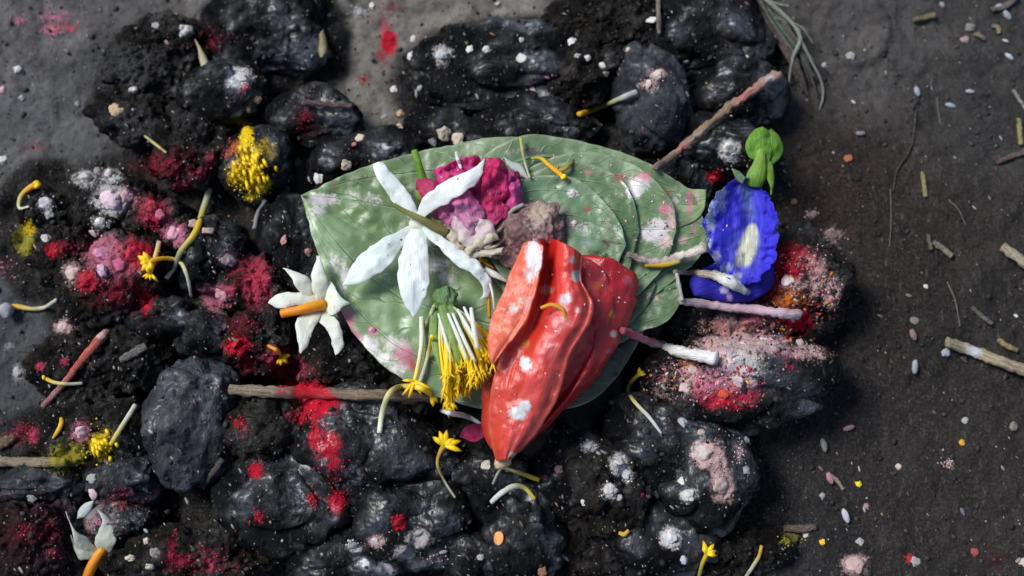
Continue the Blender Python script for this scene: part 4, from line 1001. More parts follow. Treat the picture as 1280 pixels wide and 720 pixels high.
# ------------------------------------------------------------------ blue butterfly pea flower
bf = empty('butterfly_pea_flower', P((930, 330, 72))[0])
tag(bf, 'deep blue butterfly pea flower with pale yellow centre and green calyx', 'flower')
BST = arr([(900, 244, 10, 16, (.42, .50, .72), .82), (888, 270, 7, 24, (.46, .54, .74), .8), (884, 300, 8, 20, (.45, .5, .74), .68), (895, 322, 8, 10, (.5, .5, .75), .75), (908, 335, 8, 8, (.5, .5, .75), .75), (922, 345, 8, 8, (.5, .52, .78), .7), (888, 286, 6, 8, (.6, .4, .6), .6),
           (900, 258, 12, 14, (.28, .34, .68), .62), (935, 365, 3, 5, (.55, .5, .75), .8), (906, 362, 6, 7, (.55, .5, .75), .8), (912, 372, 5, 7, (.6, .4, .7), .75), (945, 226, 10, 8, (.03, .03, .3), .4)])
BL = (.050, .045, .70); BL2 = (.020, .014, .32)
def zblue(z0, cup, seed):
    def f(u, s, x, y):
        n = np.stack([x, y, np.zeros_like(x)], 1)
        r = np.abs(s)
        return z0 + cup * (r ** 2) * np.sin(np.clip(u, 0, 1) * math.pi * .85 + .2) + 7 * fbm(n / 13, 2, seed + 4) * r ** 2 + 2.5 * fbm(n / 14, 2, seed) + 5 * r ** 8 - 12 * np.exp(-((x - 937) ** 2 / 90 + (y - 278) ** 2 / 500))
    return f
sheet('keel_petal', [(936, 316), (900, 326), (872, 340), (862, 352), (864, 362), (868, 369)], [(945, 316), (966, 330), (968, 350), (960, 364), (936, 377), (902, 377), (868, 369)],
      lambda u, s, x, y: 84 + 10 * (1 - s * s) + 2 * np.sin(x / 6), M['blue'], g2(BL2, (.03, .02, .40), .6), bf, 50, 34, 2.0, BST, wav=2, seed=301)
def bluecol(u, s):
    return np.array(BL)
bp = sheet('banner_petal', [(938, 220), (918, 224), (896, 244), (881, 271), (880, 299), (889, 322), (902, 340), (918, 352), (929, 356)], [(938, 220), (949, 223), (964, 250), (972, 274), (973, 298), (968, 324), (956, 342), (942, 352), (929, 356)],
      zblue(100, 14, 7), M['blue'], bluecol, bf, 150, 90, .9, BST, frill=3, wav=4.5, seed=302)
# yellow and pale blue throat colouring belongs to the petal itself
me = bp.data
co = np.zeros(len(me.vertices) * 3); me.vertices.foreach_get('co', co); co = co.reshape(-1, 3) + np.array(bf.location)
qq = pix(co)
def tri_in(x, y):
    t = (y - 276) / 58.0
    cx = 941 - 14 * t + 2 * np.sin(t * 3); hw = 3 + 11 * np.sin(np.clip(t, 0, 1) * math.pi * .80) ** .9
    return smooth01(1.7 * (1.15 - np.abs(x - cx) / hw)) * smooth01(t * 7) * smooth01((1.06 - t) * 6)
yl = tri_in(qq[:, 0], qq[:, 1])[:, None] * (.94 + .06 * np.sin(np.arctan2(qq[:, 0] - 941, qq[:, 1] - 270) * 60))[:, None]
ring = smooth01(1.35 - np.hypot((qq[:, 0] - 930) / 22, (qq[:, 1] - 312) / 36))[:, None] * .6
lb = (np.exp(-((qq[:, 0] - (930 + .18 * (qq[:, 1] - 230))) / 8) ** 2) * smooth01((285 - qq[:, 1]) / 20) * smooth01((qq[:, 1] - 218) / 12))[:, None] * .75
C = np.tile(np.array(BL), (len(qq), 1)); C = C * (1 - ring) + np.array([.16, .18, .66]) * ring
C = C * (1 - lb) + np.array([.24, .33, .58]) * lb; C = C * (1 - yl) + np.array([.86, .86, .52]) * yl
C = np.hstack([C, np.ones((len(C), 1))]).astype(np.float32)
me.color_attributes['Col'].data.foreach_set('color', C.ravel())
GR = (.20, .40, .03)
sheet('sepal', [(950, 203), (936, 196), (932, 180), (941, 164), (953, 159)], [(960, 204), (966, 190), (966, 176), (962, 164), (953, 159)], zp(104, 6, .8, 6, 2), M['green'], (.17, .38, .035), bf, 24, 16, 1.8, None, wav=1.6, seed=310)
sheet('sepal', [(954, 204), (953, 190), (954, 176), (957, 166), (964, 162)], [(966, 206), (976, 196), (979, 184), (974, 170), (964, 162)], zp(101, 6, .8, 5, 2), M['green'], (.16, .36, .035), bf, 24, 16, 1.8, None, wav=1.6, seed=311)
tube('calyx_tube', [(953, 182, 108, 5), (951, 194, 108, 6), (949, 208, 107, 9), (945, 221, 104, 12), (943, 232, 98, 10)], M['green'], [(.26, .46, .05), (.30, .50, .07), (.24, .44, .05), (.20, .36, .05)], bf, 26, 14, flat=.7)
sheet('sepal', [(946, 202), (954, 216), (962, 232), (964, 244)], [(958, 196), (966, 206), (968, 224), (964, 244)], zp(104, 6, .8, -6, 1), M['green'], (.22, .42, .04), bf, 24, 14, 1.8, None, wav=1.2, seed=312)
sheet('bract', [(928, 230), (920, 224), (915, 211)], [(932, 222), (924, 214), (915, 211)], zp(112, 4, .8, 4, 0), M['green'], (.42, .55, .34), bf, 14, 8, 1.4)
refresh()

# ------------------------------------------------------------------ stems and sticks
PKW = (.58, .40, .38); TAN = (.36, .26, .18); STK = (.40, .33, .24)
SST = arr([(820, 328, 34, 8, (.66, .54, .50), .75), (860, 316, 24, 8, (.70, .62, .54), .9), (915, 352, 22, 9, (.80, .78, .74), 1.1), (870, 338, 26, 3, (.6, .56, .5), .5), (905, 382, 60, 7, (.66, .44, .50), .85), (960, 388, 40, 8, (.62, .42, .50), .8),
           (850, 360, 8, 20, (.7, .68, .66), .8), (845, 436, 26, 8, (.80, .76, .76), 1.0), (880, 446, 22, 9, (.82, .80, .78), 1.1), (800, 424, 22, 8, (.66, .20, .28), .85), (790, 418, 14, 6, ROSE, .8)])
G1 = 'powder coated stems sticking out right of the leaf stack'
stick([(784, 318, 4, 6), (808, 325, 5, 7), (834, 326, 5.5, 9), (860, 318, 6, 12), (882, 308, 6.5, 12)], 'cream crusted stem with yellow underside, topmost of the powdered stems', [(.30, .22, .19), (.40, .30, .24), (.52, .42, .34), (.56, .5, .4)], SST, group=G1, rough=1.6)
t = tube('yellow_strip', [(806, 331, 110, 3), (830, 331, 110, 3.4), (850, 327, 112, 2)], M['floret'], [(.62, .38, .01), (.66, .42, .02), (.5, .4, .1)], None, 14, 7)
tag(t, 'yellow petal strip under the cream crusted stem', 'petal')
stick([(843, 340, 3.2, 6), (870, 341, 4, 10), (895, 345, 6, 8), (912, 352, 8, 8), (932, 364, 4, 6)], 'stem ending in a thick white daub across the blue flower', [(.36, .28, .2), (.42, .34, .25), (.6, .56, .5), (.72, .7, .66)], SST, group=G1)
stick([(850, 376, 4.5, 8), (890, 381, 5.5, 12), (940, 387, 6, 14), (975, 391, 6, 12), (1000, 393, 6, 8)], 'long straight pink and white stem below the blue flower', [(.46, .38, .36), (.52, .40, .42), (.52, .38, .42), (.46, .38, .38)], SST, group=G1, rough=1.2)
stick([(777, 413, 4.5, 6), (800, 422, 5, 9), (828, 433, 6.5, 10), (860, 442, 7.5, 8), (896, 448, 8, 5)], 'pink stem turning white at its thick end, lowest of the powdered stems', [(.52, .12, .18), (.55, .30, .32), (.68, .62, .60), (.74, .70, .68)], SST, group=G1, rough=1.4)
t = tube('edge_stem', [(846, 342, 106, 2.2), (849, 358, 108, 2.4), (853, 376, 108, 2.4)], M['stick'], [(.62, .62, .58), (.5, .5, .46)], None, 14, 7)
tag(t, 'short whitish stem linking two powdered stems at the leaf edge', 'stem', G1)
RDS = arr([(928, 120, 12, 14, (.45, .14, .14), .7), (858, 186, 16, 10, (.42, .12, .12), .6), (962, 98, 8, 5, (.55, .52, .48), .8), (948, 108, 12, 8, (.50, .16, .16), .6), (872, 170, 8, 8, (.5, .4, .36), .6)])
stick([(818, 210, 4.6, 6), (838, 197, 4.9, 11), (858, 179, 4.4, 13), (876, 163, 5.0, 14), (897, 147, 4.8, 16), (912, 133, 6.0, 15), (926, 124, 5.0, 14), (948, 108, 5.4, 12), (962, 98, 7.4, 10), (974, 93, 6.0, 8)], 'long reddish brown twig reaching up from the leaf stack to the right', [(.26, .18, .15), (.34, .22, .16), (.30, .20, .12), (.36, .20, .15), (.42, .28, .22)], RDS, name='twig', cat='twig', rough=2.2)
stick([(378, 128, 3.6, 5), (405, 130, 3.8, 6), (440, 133, 3.4, 4)], 'dark reddish twig lying across the black lumps at upper left', [(.10, .06, .06), (.12, .07, .06), (.12, .08, .08)], name='twig', cat='twig')
stick([(822, -20, 3.4, 6), (823, 10, 3.2, 6), (824, 42, 2.8, 4)], 'thin grey brown twig beside the cream crumb at the top edge', [(.20, .17, .13), (.22, .19, .15)], name='twig', cat='twig')
stick([(278, 574, 3.4, 6), (268, 588, 3.6, 6), (257, 603, 3, 4)], 'short dark twig between the tall grey lump and the patty', [(.07, .06, .055), (.08, .07, .06)], name='twig', cat='twig')
stick([(182, 432, 5, 3), (166, 442, 5.4, 4), (150, 450, 4, 3)], 'short grey bark piece on the rough lump beside the red stick', [(.13, .12, .10), (.15, .13, .11)], name='bark_piece', cat='bark', flat=.5)
stick([(-6, 556, 7, 2), (8, 552, 7, 4), (18, 545, 4, 3)], 'brown wood chip at the left edge above the stick', [(.14, .08, .05), (.17, .10, .06)], name='wood_chip', cat='chip', flat=.5)
# straws on the soil
ST2 = (.42, .34, .22)
GS = 'bits of straw lying on the dark soil'
def straw(pts, label, c=ST2, rough=1.0, fl=.55, **kw): return stick(pts, label, [tuple(.8 * a for a in c), c, tuple(.85 * a for a in c)], kw.get('stains'), name='straw', cat='straw', rough=rough, group=GS, flat=fl)
straw([(1183, 428, 7, 2), (1210, 436, 7.5, 3), (1245, 450, 7.5, 3), (1290, 466, 8, 3)], 'thick pale straw running off the right edge, with a white smear', stains=arr([(1216, 438, 10, 10, (.5, .52, .54), .9)]))
straw([(1253, 308, 6.5, 2), (1270, 320, 7, 3), (1292, 338, 7, 3)], 'split pale straw end at the right edge, above the thick straw', (.44, .36, .25))
straw([(1141, 25, 3.4, 1), (1155, 22, 3.6, 2), (1169, 18, 4.4, 2)], 'short tan straw near the top edge right of the soil hollow', (.20, .15, .08))
straw([(1274, 148, 3.2, 1), (1275, 165, 3.2, 1), (1276, 181, 3, 1)], 'upright yellowish straw near the right edge', (.34, .30, .12))
straw([(1153, 215, 2.2, 1), (1155, 230, 3, 1), (1157, 246, 3.2, 1)], 'small greenish straw standing upright right of the blue flower', (.30, .29, .10))
straw([(1246, 203, 3, 1), (1262, 196, 3.4, 2), (1284, 189, 4, 2)], 'brown twiglet at the right edge below the upright straw', (.13, .09, .07))
straw([(1167, 302, 3, 1), (1176, 309, 4.2, 2), (1190, 320, 4, 2)], 'tan straw chip lying slanted in the middle of the soil', (.26, .21, .15))
straw([(1160, 293, 2.6, 1), (1164, 312, 3, 1)], 'small brown straw stub left of the slanted chip', (.15, .12, .09))
straw([(1215, 384, 2, 1), (1226, 394, 3, 1), (1240, 405, 3, 1)], 'crooked grey straw above the thick pale straw', (.18, .15, .12))
straw([(1248, 424, 3, 1), (1258, 432, 4, 2), (1272, 438, 3, 1)], 'ochre leaf scrap above the thick pale straw', (.36, .25, .10))
straw([(980, 660, 4.4, 1), (1000, 661, 4.6, 1), (1020, 659, 3.6, 1)], 'flat brown bark strip at the lower right beside the pile', (.15, .10, .075))
straw([(1035, 592, 1.6, 1), (1046, 600, 2.6, 2), (1054, 612, 2, 1)], 'thin straw sliver beside the pink grain at lower right', (.32, .27, .18))
straw([(1240, 32, 3, 1), (1247, 34, 3.4, 1), (1249, 42, 2.4, 1)], 'bent tan straw near the pale grains at the top right', (.30, .24, .15))
straw([(1217, 42, 2.6, 1), (1226, 45, 3, 1), (1231, 50, 2, 1)], 'tan sliver among the pale grains at top right', (.24, .19, .13))
straw([(1240, 12, 3.6, 1), (1256, 8, 4, 1), (1272, -4, 4, 1)], 'grey brown twiglet touching the top right pale grains', (.17, .14, .12))
straw([(1266, 112, 2.2, 1), (1274, 124, 2.6, 1), (1282, 136, 2.4, 1)], 'pale splinter at the right edge above the upright straw', (.34, .32, .28))
for k, (pts, lab, c) in enumerate([
    ([(1113, 236, .9, 1), (1114, 270, .9, 1), (1112, 308, .8, 1)], 'fine upright hair of fibre right of the blue flower', (.16, .13, .11)),
    ([(1184, 352, .9, 1), (1194, 376, 1, 2), (1200, 408, .8, 1)], 'thin curved fibre above the thick pale straw', (.22, .18, .14)),
    ([(1171, 122, .8, 1), (1173, 140, .9, 1), (1176, 156, .8, 1)], 'fine pale fibre below the middle right grain', (.2, .18, .16)),
    ([(1186, 250, 1, 1), (1198, 262, 1.1, 1), (1207, 281, .9, 1)], 'curved thin fibre right of the upright straw stub', (.18, .15, .12)),
    ([(1145, 138, 1.6, 0), (1140, 180, 1.4, 0), (1122, 212, 1.4, 0), (1116, 240, 1.2, 0)], 'long dark root thread running down the soil', (.05, .042, .04))]):
    t = stick(pts, lab, [c, c], name='fibre', cat='fibre', rough=0, group='thin fibres on the soil')
# dry grass bundle and pale roots at the top
gb = empty('straw_bundle', P((985, 60, 6))[0]); tag(gb, 'frayed bundle of grey dry straw slanting down from the top edge', 'straw')
for k in range(16):
    f = k / 15 - .5; r = random.Random(k)
    z0 = 10 + r.uniform(0, 10)
    tube('straw_blade', [(938 + f * 26 + r.uniform(-4, 4), -22, z0 + 6, 2), (968 + f * 24, 28, z0 + 4, 2.6), (998 + f * 26 + r.uniform(-4, 4), 76 + r.uniform(-8, 8), z0, 2.2), (1014 + f * 30 + r.uniform(-8, 8), 108 + r.uniform(-16, 22), 4 + r.uniform(0, 3), 1)], M['stick'],
         [tuple(.75 * v * r.uniform(.6, 1.1) for v in (.18, .16, .135)), tuple(v * r.uniform(.5, 1) for v in (.20, .175, .15)), (.05, .042, .036)], gb, 16, 6, rough=.5, seed=k, flat=.5)
rt = empty('root_strand', P((1000, 60, 10))[0]); tag(rt, 'pale forked root strand curling over the dry straw at the top', 'root')
for pts in [[(946, -10, 30, 2.6), (972, 12, 30, 3), (993, 32, 28, 2.8), (1002, 52, 24, 2.4), (1014, 76, 18, 2), (1026, 100, 12, 1.8), (1029, 120, 8, 1.6), (1024, 138, 6, 1.2)], [(997, 36, 28, 2.6), (1000, 52, 26, 3), (992, 70, 20, 2.6), (988, 88, 14, 2), (986, 104, 8, 1.4)],
            [(958, 0, 30, 2.2), (975, 6, 28, 2), (986, 8, 26, 2.6)], [(990, 28, 26, 1.4), (1004, 36, 24, 1.6), (1016, 54, 16, 1.2)], [(970, 22, 26, 1.2), (982, 27, 24, 1.4), (988, 36, 20, 1)]]:
    tube('root_branch', pts, M['stick'], [(.28, .30, .25), (.30, .33, .27), (.24, .25, .21)], rt, 26, 7, rough=.4)

# ------------------------------------------------------------------ crumbs and grains
def base_mesh(name, D, F, sc, seed, amp, fr):
    s = 1 + amp * fbm(D * fr + seed, 3, seed)
    return mesh(name, D * np.array(sc) * s[:, None] * PX, F, M['crumb'])
D4, F4 = ico(4)
CR = [base_mesh('crumb', D4, F4, (1, 1, .8), s, .30, 1.25) for s in range(6)]
GRN = [base_mesh('grain', D4, F4, (1, .46, .42), s + 20, .12, 1.3) for s in range(3)]
def put(me, name, px, py, size, color, label, cat, group, rot=0, sink=.35, flat=1.0, seed=0):
    (a, b, z), nrm, ob = hit(px, py)
    o = bpy.data.objects.new(name, me); COL.objects.link(o)
    w = P((px, py, z))[0]
    qn = nrm.to_track_quat('Z', 'Y')
    from mathutils import Quaternion
    o.rotation_mode = 'QUATERNION'
    o.rotation_quaternion = qn @ Quaternion((0, 0, 1), R(rot)) if cat != 'grain' else Quaternion((0, 0, 1), R(rot))
    o.location = Vector(w) + nrm * size * PX * sink * (1 if cat != 'grain' else .9)
    o.scale = (size, size, size * flat)
    o.color = (*color, 1)
    return tag(o, label, cat, group)
Wc = (.58, .56, .53); Cc = (.50, .43, .33); Pc = (.56, .34, .36); Gc = (.30, .30, .30); Bc = (.52, .36, .22); Rc = (.40, .03, .05)
ANCH = [(a[0], a[1], a[7]) for a in L]
CRUMBS = [
 (195, 33, 7, Gc, 'grey white crumb beside the large cream crumb'), (232, 40, 12, Wc, 'large cream crumb on the low lump at top left'), (168, 112, 8, Wc, 'pale crumb above the beige-orange crumb'), (145, 138, 11, Bc, 'beige-orange crumb at upper left'),
 (301, 96, 9, Wc, 'white crumb in the white and pink powder spot'), (107, 223, 10, Wc, 'off-white crumb, left of the pair above the big pink crumb'), (138, 221, 11, (.58, .50, .52), 'pinkish white crumb, right of the pair above the big pink crumb'), (122, 214, 6, Gc, 'small grey crumb above the pair of pale crumbs'),
 (310, 137, 6, Bc, 'tan crumb below the white and pink powder spot'), (140, 250, 15, (.60, .46, .50), 'big pale pink crumb on the crowned lump'), (158, 246, 9, Pc, 'pink crumb touching the big pale pink one'), (190, 258, 9, Rc, 'crimson crumb on the rose dusted lump'), (200, 268, 8, (.42, .10, .16), 'rose crumb right of the crimson one'),
 (217, 291, 11, (.58, .30, .38), 'bright pink crumb left of the yellow floret'), (125, 278, 8, Wc, 'whitish crumb between the pink crumbs'), (117, 291, 7, (.45, .36, .34), 'beige pink crumb below the whitish one'), (242, 280, 8, (.5, .35, .3), 'beige crumb at the left of the floret star'), (260, 289, 9, (.42, .30, .25), 'brownish crumb at the right of the floret star'),
 (57, 254, 10, (.50, .48, .50), 'grey white crumb near the curled orange floret'), (62, 268, 7, Gc, 'grey crumb below the grey white one at far left'), (57, 298, 8, Wc, 'pale crumb left of the crimson powder at far left'), (130, 318, 15, (.55, .22, .34), 'large pink crumb on the coated lump'), (146, 330, 12, (.5, .10, .2), 'magenta pink crumb right of the large pink one'), (128, 338, 10, (.5, .32, .42), 'lilac pink crumb below the large pink one'),
 (166, 318, 12, (.40, .015, .04), 'bright red crumb beside the orange floret'), (108, 350, 10, (.42, .01, .03), 'round red crumb on the coated lump'), (90, 342, 11, (.52, .38, .34), 'cream pink crumb at the left side of the coated lump'), (285, 324, 12, (.36, .26, .27), 'grey pink crumb left of the fuzzy red lump'), (297, 334, 11, (.16, .01, .02), 'dark crimson crumb left of the fuzzy red lump'), (278, 370, 11, (.55, .26, .30), 'salmon pink crumb below the grey pink one'),
 (295, 430, 9, (.38, .008, .02), 'crimson crumb on the lump above the stick'), (355, 300, 7, (.4, .2, .18), 'dull pink crumb touching the left leaf edge'), (385, 315, 6, (.35, .2, .18), 'small brown pink crumb by the left leaf edge'),
 (553, 68, 9, (.42, .45, .44), 'pale grey flake on the wide rimmed patty'), (513, 70, 7, Wc, 'white crumb at the left rim of the wide patty'), (587, 62, 6, Wc, 'white crumb, left of two on the upper rim of the wide patty'), (608, 62, 6, Wc, 'white crumb, right of two on the upper rim of the wide patty'), (517, 49, 6, Wc, 'white chip on the soil touching the wide patty'), (492, 112, 6, Wc, 'white crumb at the lower left rim of the wide patty'), (525, 110, 6, Gc, 'grey crumb on the lower left of the wide patty'),
 (555, 167, 11, Cc, 'cream crumb, left and larger of the pair above the leaf'), (572, 174, 10, Cc, 'cream crumb, right one of the pair above the leaf'), (541, 178, 7, Gc, 'greyish crumb left of the cream pair above the leaf'), (500, 158, 6, Bc, 'tan crumb above the leaf left of the cream pair'), (500, 142, 6, Bc, 'tan chip between the patty and the leaf'), (480, 147, 5, Gc, 'small grey chip between the patty and the leaf'), (450, 173, 8, Cc, 'cream crumb on the broad lump above the leaf'), (433, 207, 8, Cc, 'cream crumb close to the left part of the leaf'),
 (370, 203, 9, (.48, .40, .38), 'pinkish cream crumb right of the yellow powder'), (398, 223, 8, Wc, 'white crumb just above the left leaf tip'), (322, 125, 6, Bc, 'beige crumb right of the white and pink powder spot'), (443, 180, 3.5, (.5, .15, .15), 'tiny red chip beside the cream crumb above the leaf'),
 (815, 25, 11, Wc, 'large cream crumb beside the thin twig at top'), (715, 53, 7, Wc, 'white crumb on the dark lump at top'), (652, 73, 8, Wc, 'white crumb at the right end of the wide patty'), (722, 70, 5, Gc, 'grey crumb below the white one at top'), (735, 72, 5, Wc, 'small white crumb on the crumbly top lump'), (753, 82, 6, Wc, 'pale crumb on the crumbly top lump'), (757, 92, 5, Cc, 'small cream crumb below the pale one at top'),
 (822, 93, 7, (.5, .42, .38), 'beige chip on top of the tall greyish lump'), (811, 105, 7, (.5, .42, .38), 'beige crumb under the chip on the tall greyish lump'), (785, 62, 4, Cc, 'small cream speck at the top'), (858, 77, 5, Gc, 'grey crumb right of the tall greyish lump'), (665, 112, 5, Cc, 'tan speck above the glossy lump'), (858, 118, 5, Cc, 'tan speck on the shaded side of the tall greyish lump'), (652, 50, 4, Wc, 'small white speck on the patty'),
 (912, 186, 11, (.60, .58, .54), 'flat white dab on the lump beside the green calyx'), (893, 222, 7, (.35, .01, .02), 'dark red chip left of the blue flower top'), (736, 558, 7, (.42, .42, .42), 'grey white crumb right of the red flower'), (773, 578, 8, (.5, .5, .5), 'white lumpy crumb in the broken lump'), (782, 592, 7, (.5, .5, .5), 'white crumb under the lumpy one in the broken lump'),
 (762, 612, 9, (.44, .42, .42), 'grey cream crumb at the foot of the broken lump'), (774, 622, 5, Gc, 'little grey crumb beside the grey cream one'), (730, 627, 7, Wc, 'white crumb at the left foot of the broken lump'), (852, 528, 8, (.42, .42, .41), 'round grey white crumb under the pink dusted lump'), (877, 540, 5, (.42, .32, .28), 'pale brown crumb right of the round grey one'),
 (880, 566, 11, (.48, .42, .40), 'beige white flour lump, upper of the beige patches'), (900, 606, 11, (.46, .34, .30), 'pinkish beige flour lump, lower of the beige patches'), (852, 602, 6, Wc, 'small white crumb above the oval white one'), (860, 619, 9, (.48, .50, .46), 'oval greenish white crumb on the glossy lump'), (838, 672, 10, (.6, .6, .62), 'bright white flour crumb near the bottom'),
 (855, 700, 6, (.5, .5, .58), 'bluish white crumb near the bottom edge'), (677, 715, 8, (.30, .14, .08), 'orange brown crumb at the bottom edge'), (698, 587, 6, (.25, .16, .15), 'dull pink crumb in the deep shade right of the red flower'), (933, 550, 5, Gc, 'grey crumb at the right of the glossy lump'), (933, 588, 6, Gc, 'grey crumb at the right side of the beige patches'),
 (607, 582, 8, (.42, .38, .34), 'beige crumb left of the red flower base'), (600, 697, 6, (.42, .38, .34), 'beige crumb left of the orange disc'), (470, 677, 7, (.48, .42, .44), 'pinkish white crumb on the flour smeared lump'), (440, 637, 6, (.4, .36, .3), 'cream crumb on the right of the rimmed patty'), (498, 653, 6, (.42, .01, .03), 'round red crumb at bottom centre'), (441, 682, 6, Gc, 'pale grey flake below the rimmed patty'),
 (102, 540, 10, (.58, .40, .42), 'pink white crumb left of the yellow bits at lower left'), (117, 618, 8, (.55, .42, .42), 'round pinkish crumb above the bottom left flower'), (115, 598, 7, Gc, 'grey crumb above the round pinkish one'), (163, 698, 8, Cc, 'cream crumb on the long lump at bottom left'), (195, 692, 9, (.28, .26, .24), 'dull grey crumb on the long bottom lump'), (187, 708, 6, Cc, 'cream crumb at the bottom edge'), (183, 676, 5, Cc, 'small cream crumb on top of the long bottom lump'), (183, 664, 4, Wc, 'small pale crumb at the top of the long bottom lump'),
 (40, 623, 7, Gc, 'grey crumb on the bluish lump at the left edge'), (80, 408, 9, (.46, .36, .36), 'pinkish flake on the soil above the incense stick'), (22, 465, 8, Gc, 'grey flake on the soil at the left edge'), (22, 87, 6, Wc, 'white chip on the soil near the top left corner'), (28, 122, 5, Gc, 'grey chip on the soil at upper left'), (2, 113, 6, Pc, 'pink crumb at the left edge'), (3, 200, 7, Wc, 'white crumb at the left edge of the soil'), (97, 130, 4, Gc, 'grey speck near the beige-orange crumb'),
 (466, 413, 5.5, (.58, .28, .34), 'small pink ball on the pale green leaf'), (718, 279, 4, Wc, 'white dot on the topmost leaf, lower one'), (716, 241, 4.5, Wc, 'white dot on the topmost leaf, upper one'),
 (1018, 267, 5, (.3, .24, .2), 'tan crumb on the soil right of the blue flower'), (1040, 295, 9, (.2, .13, .12), 'brown pink crumb at the top of the red smeared lump'), (993, 252, 5, (.16, .1, .09), 'small brown crumb beside the blue flower'), (866, 463, 7, (.46, .34, .30), 'beige crumb on the pink powdered lump, left side'), (856, 485, 8, (.52, .38, .36), 'pale pink crumb at the left of the pink powdered lump'),
 (984, 352, 9, (.62, .5, .5), 'whitish chip on the red smear beside the blue flower'), (905, 492, 7, (.5, .06, .02), 'orange red crumb on the pink powdered lump'), (922, 476, 9, (.52, .42, .44), 'big pale lilac crumb on the pink powdered lump'), (940, 480, 8, (.5, .32, .32), 'pink crumb right of the lilac one'), (952, 430, 8, (.46, .34, .30), 'beige crumb on the rose dusted lump'), (1000, 430, 7, (.40, .32, .30), 'beige crumb at the right of the pink powdered lump'),
 (803, 618, 3.5, (.5, .01, .01), 'tiny bright red chip near the bottom'), (1143, 401, 7, (.2, .16, .15), 'brown grey crumb on the soil above the pale grain'), (1182, 440, 7, (.30, .33, .38), 'bluish grey crumb left of the thick straw'), (1060, 198, 7, (.28, .10, .04), 'orange brown chip on the soil right of the calyx'), (1068, 706, 13, (.42, .30, .27), 'large pinkish beige lump of powder at the bottom right'),
 (1073, 605, 4.5, (.75, .62, .02), 'yellow crumb on the soil at lower right'), (1028, 678, 4.5, (.7, .45, .02), 'ochre crumb on the soil at lower right'), (1202, 553, 4.5, (.6, .30, .02), 'orange yellow crumb on the soil at right'), (1144, 702, 7, (.34, .32, .30), 'pale crumb beside a red chip at bottom right'), (1137, 698, 4, (.35, .02, .02), 'red chip at the bottom right'), (1218, 690, 6, (.25, .05, .05), 'dull red chip on the soil at bottom right'), (1083, 633, 4.5, (.4, .22, .22), 'tiny pink chip right of the white grain'),
 (1075, 677, 6, Gc, 'grey crumb at the bottom right'), (988, 674, 9, (.10, .09, .02), 'olive crumb under the bark strip'), (1007, 668, 5, Cc, 'cream speck beside the bark strip'), (1123, 583, 4.5, Cc, 'tan speck on the lower right soil'), (1267, 533, 7, (.2, .18, .14), 'grey tan crumb at the right edge'), (1028, 620, 4.5, Gc, 'grey speck on the soil below the pink grain'), (1157, 358, 3.5, Wc, 'tiny white speck above the long fibre'), (1206, 525, 5, Gc, 'grey speck on the soil at right'),
 (1278, 703, 6, Cc, 'cream crumb in the bottom right corner'), (1270, 395, 3.5, Wc, 'tiny white speck at the right edge'), (1063, 70, 7, Gc, 'grey chip at the left of the soil hollow'), (1030, 82, 5, Gc, 'grey speck beside the pale root'), (1213, 35, 8, (.16, .15, .15), 'dull grey pebble near the top right grains'), (1178, 6, 5, Gc, 'grey speck at the top edge on the right'), (1206, 50, 7, (.26, .2, .18), 'tan pink chip near the top right grains'), (450, 15, 6, (.3, .3, .3), 'grey flake on the soil at the top'), (465, 7, 5, Wc, 'white flake at the top edge'), (622, 5, 4, Wc, 'white speck at the top edge in the middle')]
disc = base_mesh('disc', D4, F4, (1, .92, .22), 71, .05, 1.2)
for k, (a, b, s, c, lab) in enumerate(CRUMBS):
    r = random.Random(k)
    put(CR[k % 6], 'crumb', a, b, s * .82, c, lab, 'crumb', 'dried crumbs of rice and powder on the pile and the soil', r.uniform(0, 360), .08, r.uniform(.4, .75))
put(disc, 'orange_disc', 625, 673, 8, (.66, .30, .10), 'flat round orange disc on the smooth black lump at the bottom', 'disc', None, 0, .3)
GRAINS = [
 (1245, 10, 10, (.36, .40, .44), 30, 'blue white rice grain at the top right, left of two touching'), (1258, 21, 11, (.32, .36, .40), -60, 'blue white rice grain at the top right, right of two touching'), (1260, 72, 9, (.50, .56, .60), -45, 'bright rice grain near the top right edge'), (1257, 51, 6, (.5, .5, .5), -30, 'small pale grain above the bright one at top right'),
 (1145, 115, 10, (.36, .41, .46), -78, 'upright bluish rice grain in the upper soil'), (1212, 115, 8, (.40, .44, .50), -10, 'rice grain right of the upright bluish one'), (1188, 133, 9, (.36, .41, .46), -20, 'rice grain below and between the upper two'), (1075, 167, 9, (.22, .24, .25), 0, 'dull grey grain right of the dry straw'),
 (1067, 128, 5, (.6, .6, .58), -50, 'tiny white grain in the upper soil'), (1143, 459, 12, (.34, .37, .40), 80, 'grey white rice grain left of the thick straw'), (1140, 418, 11, (.26, .18, .18), -75, 'brownish pink grain above the grey white one'), (1028, 556, 12, (.28, .28, .26), -80, 'upright grey grain right of the pile'),
 (1060, 535, 10, (.34, .22, .26), 15, 'dull pink grain lying flat right of the pile'), (1036, 598, 11, (.44, .24, .28), -72, 'pink grain beside the thin straw sliver'), (1026, 586, 6, (.2, .12, .12), -50, 'dark pink husk above the pink grain'), (1057, 645, 12, (.54, .56, .60), -75, 'bright white rice grain at the lower right'),
 (1272, 700, 6, (.3, .3, .26), 40, 'small pale husk at the bottom right corner'), (553, 690, 7, (.3, .3, .3), 10, 'grey grain on the flour smeared lump'), (1100, 395, 5, (.2, .2, .2), -30, 'dull grain in the soil shadow'), (1135, 370, 6, (.2, .2, .18), -20, 'grey husk near the long fibre'), (1253, 585, 5, (.25, .25, .25), -60, 'small grey grain at the right'), (1202, 640, 7, (.13, .15, .17), -70, 'dark bluish grain at lower right')]
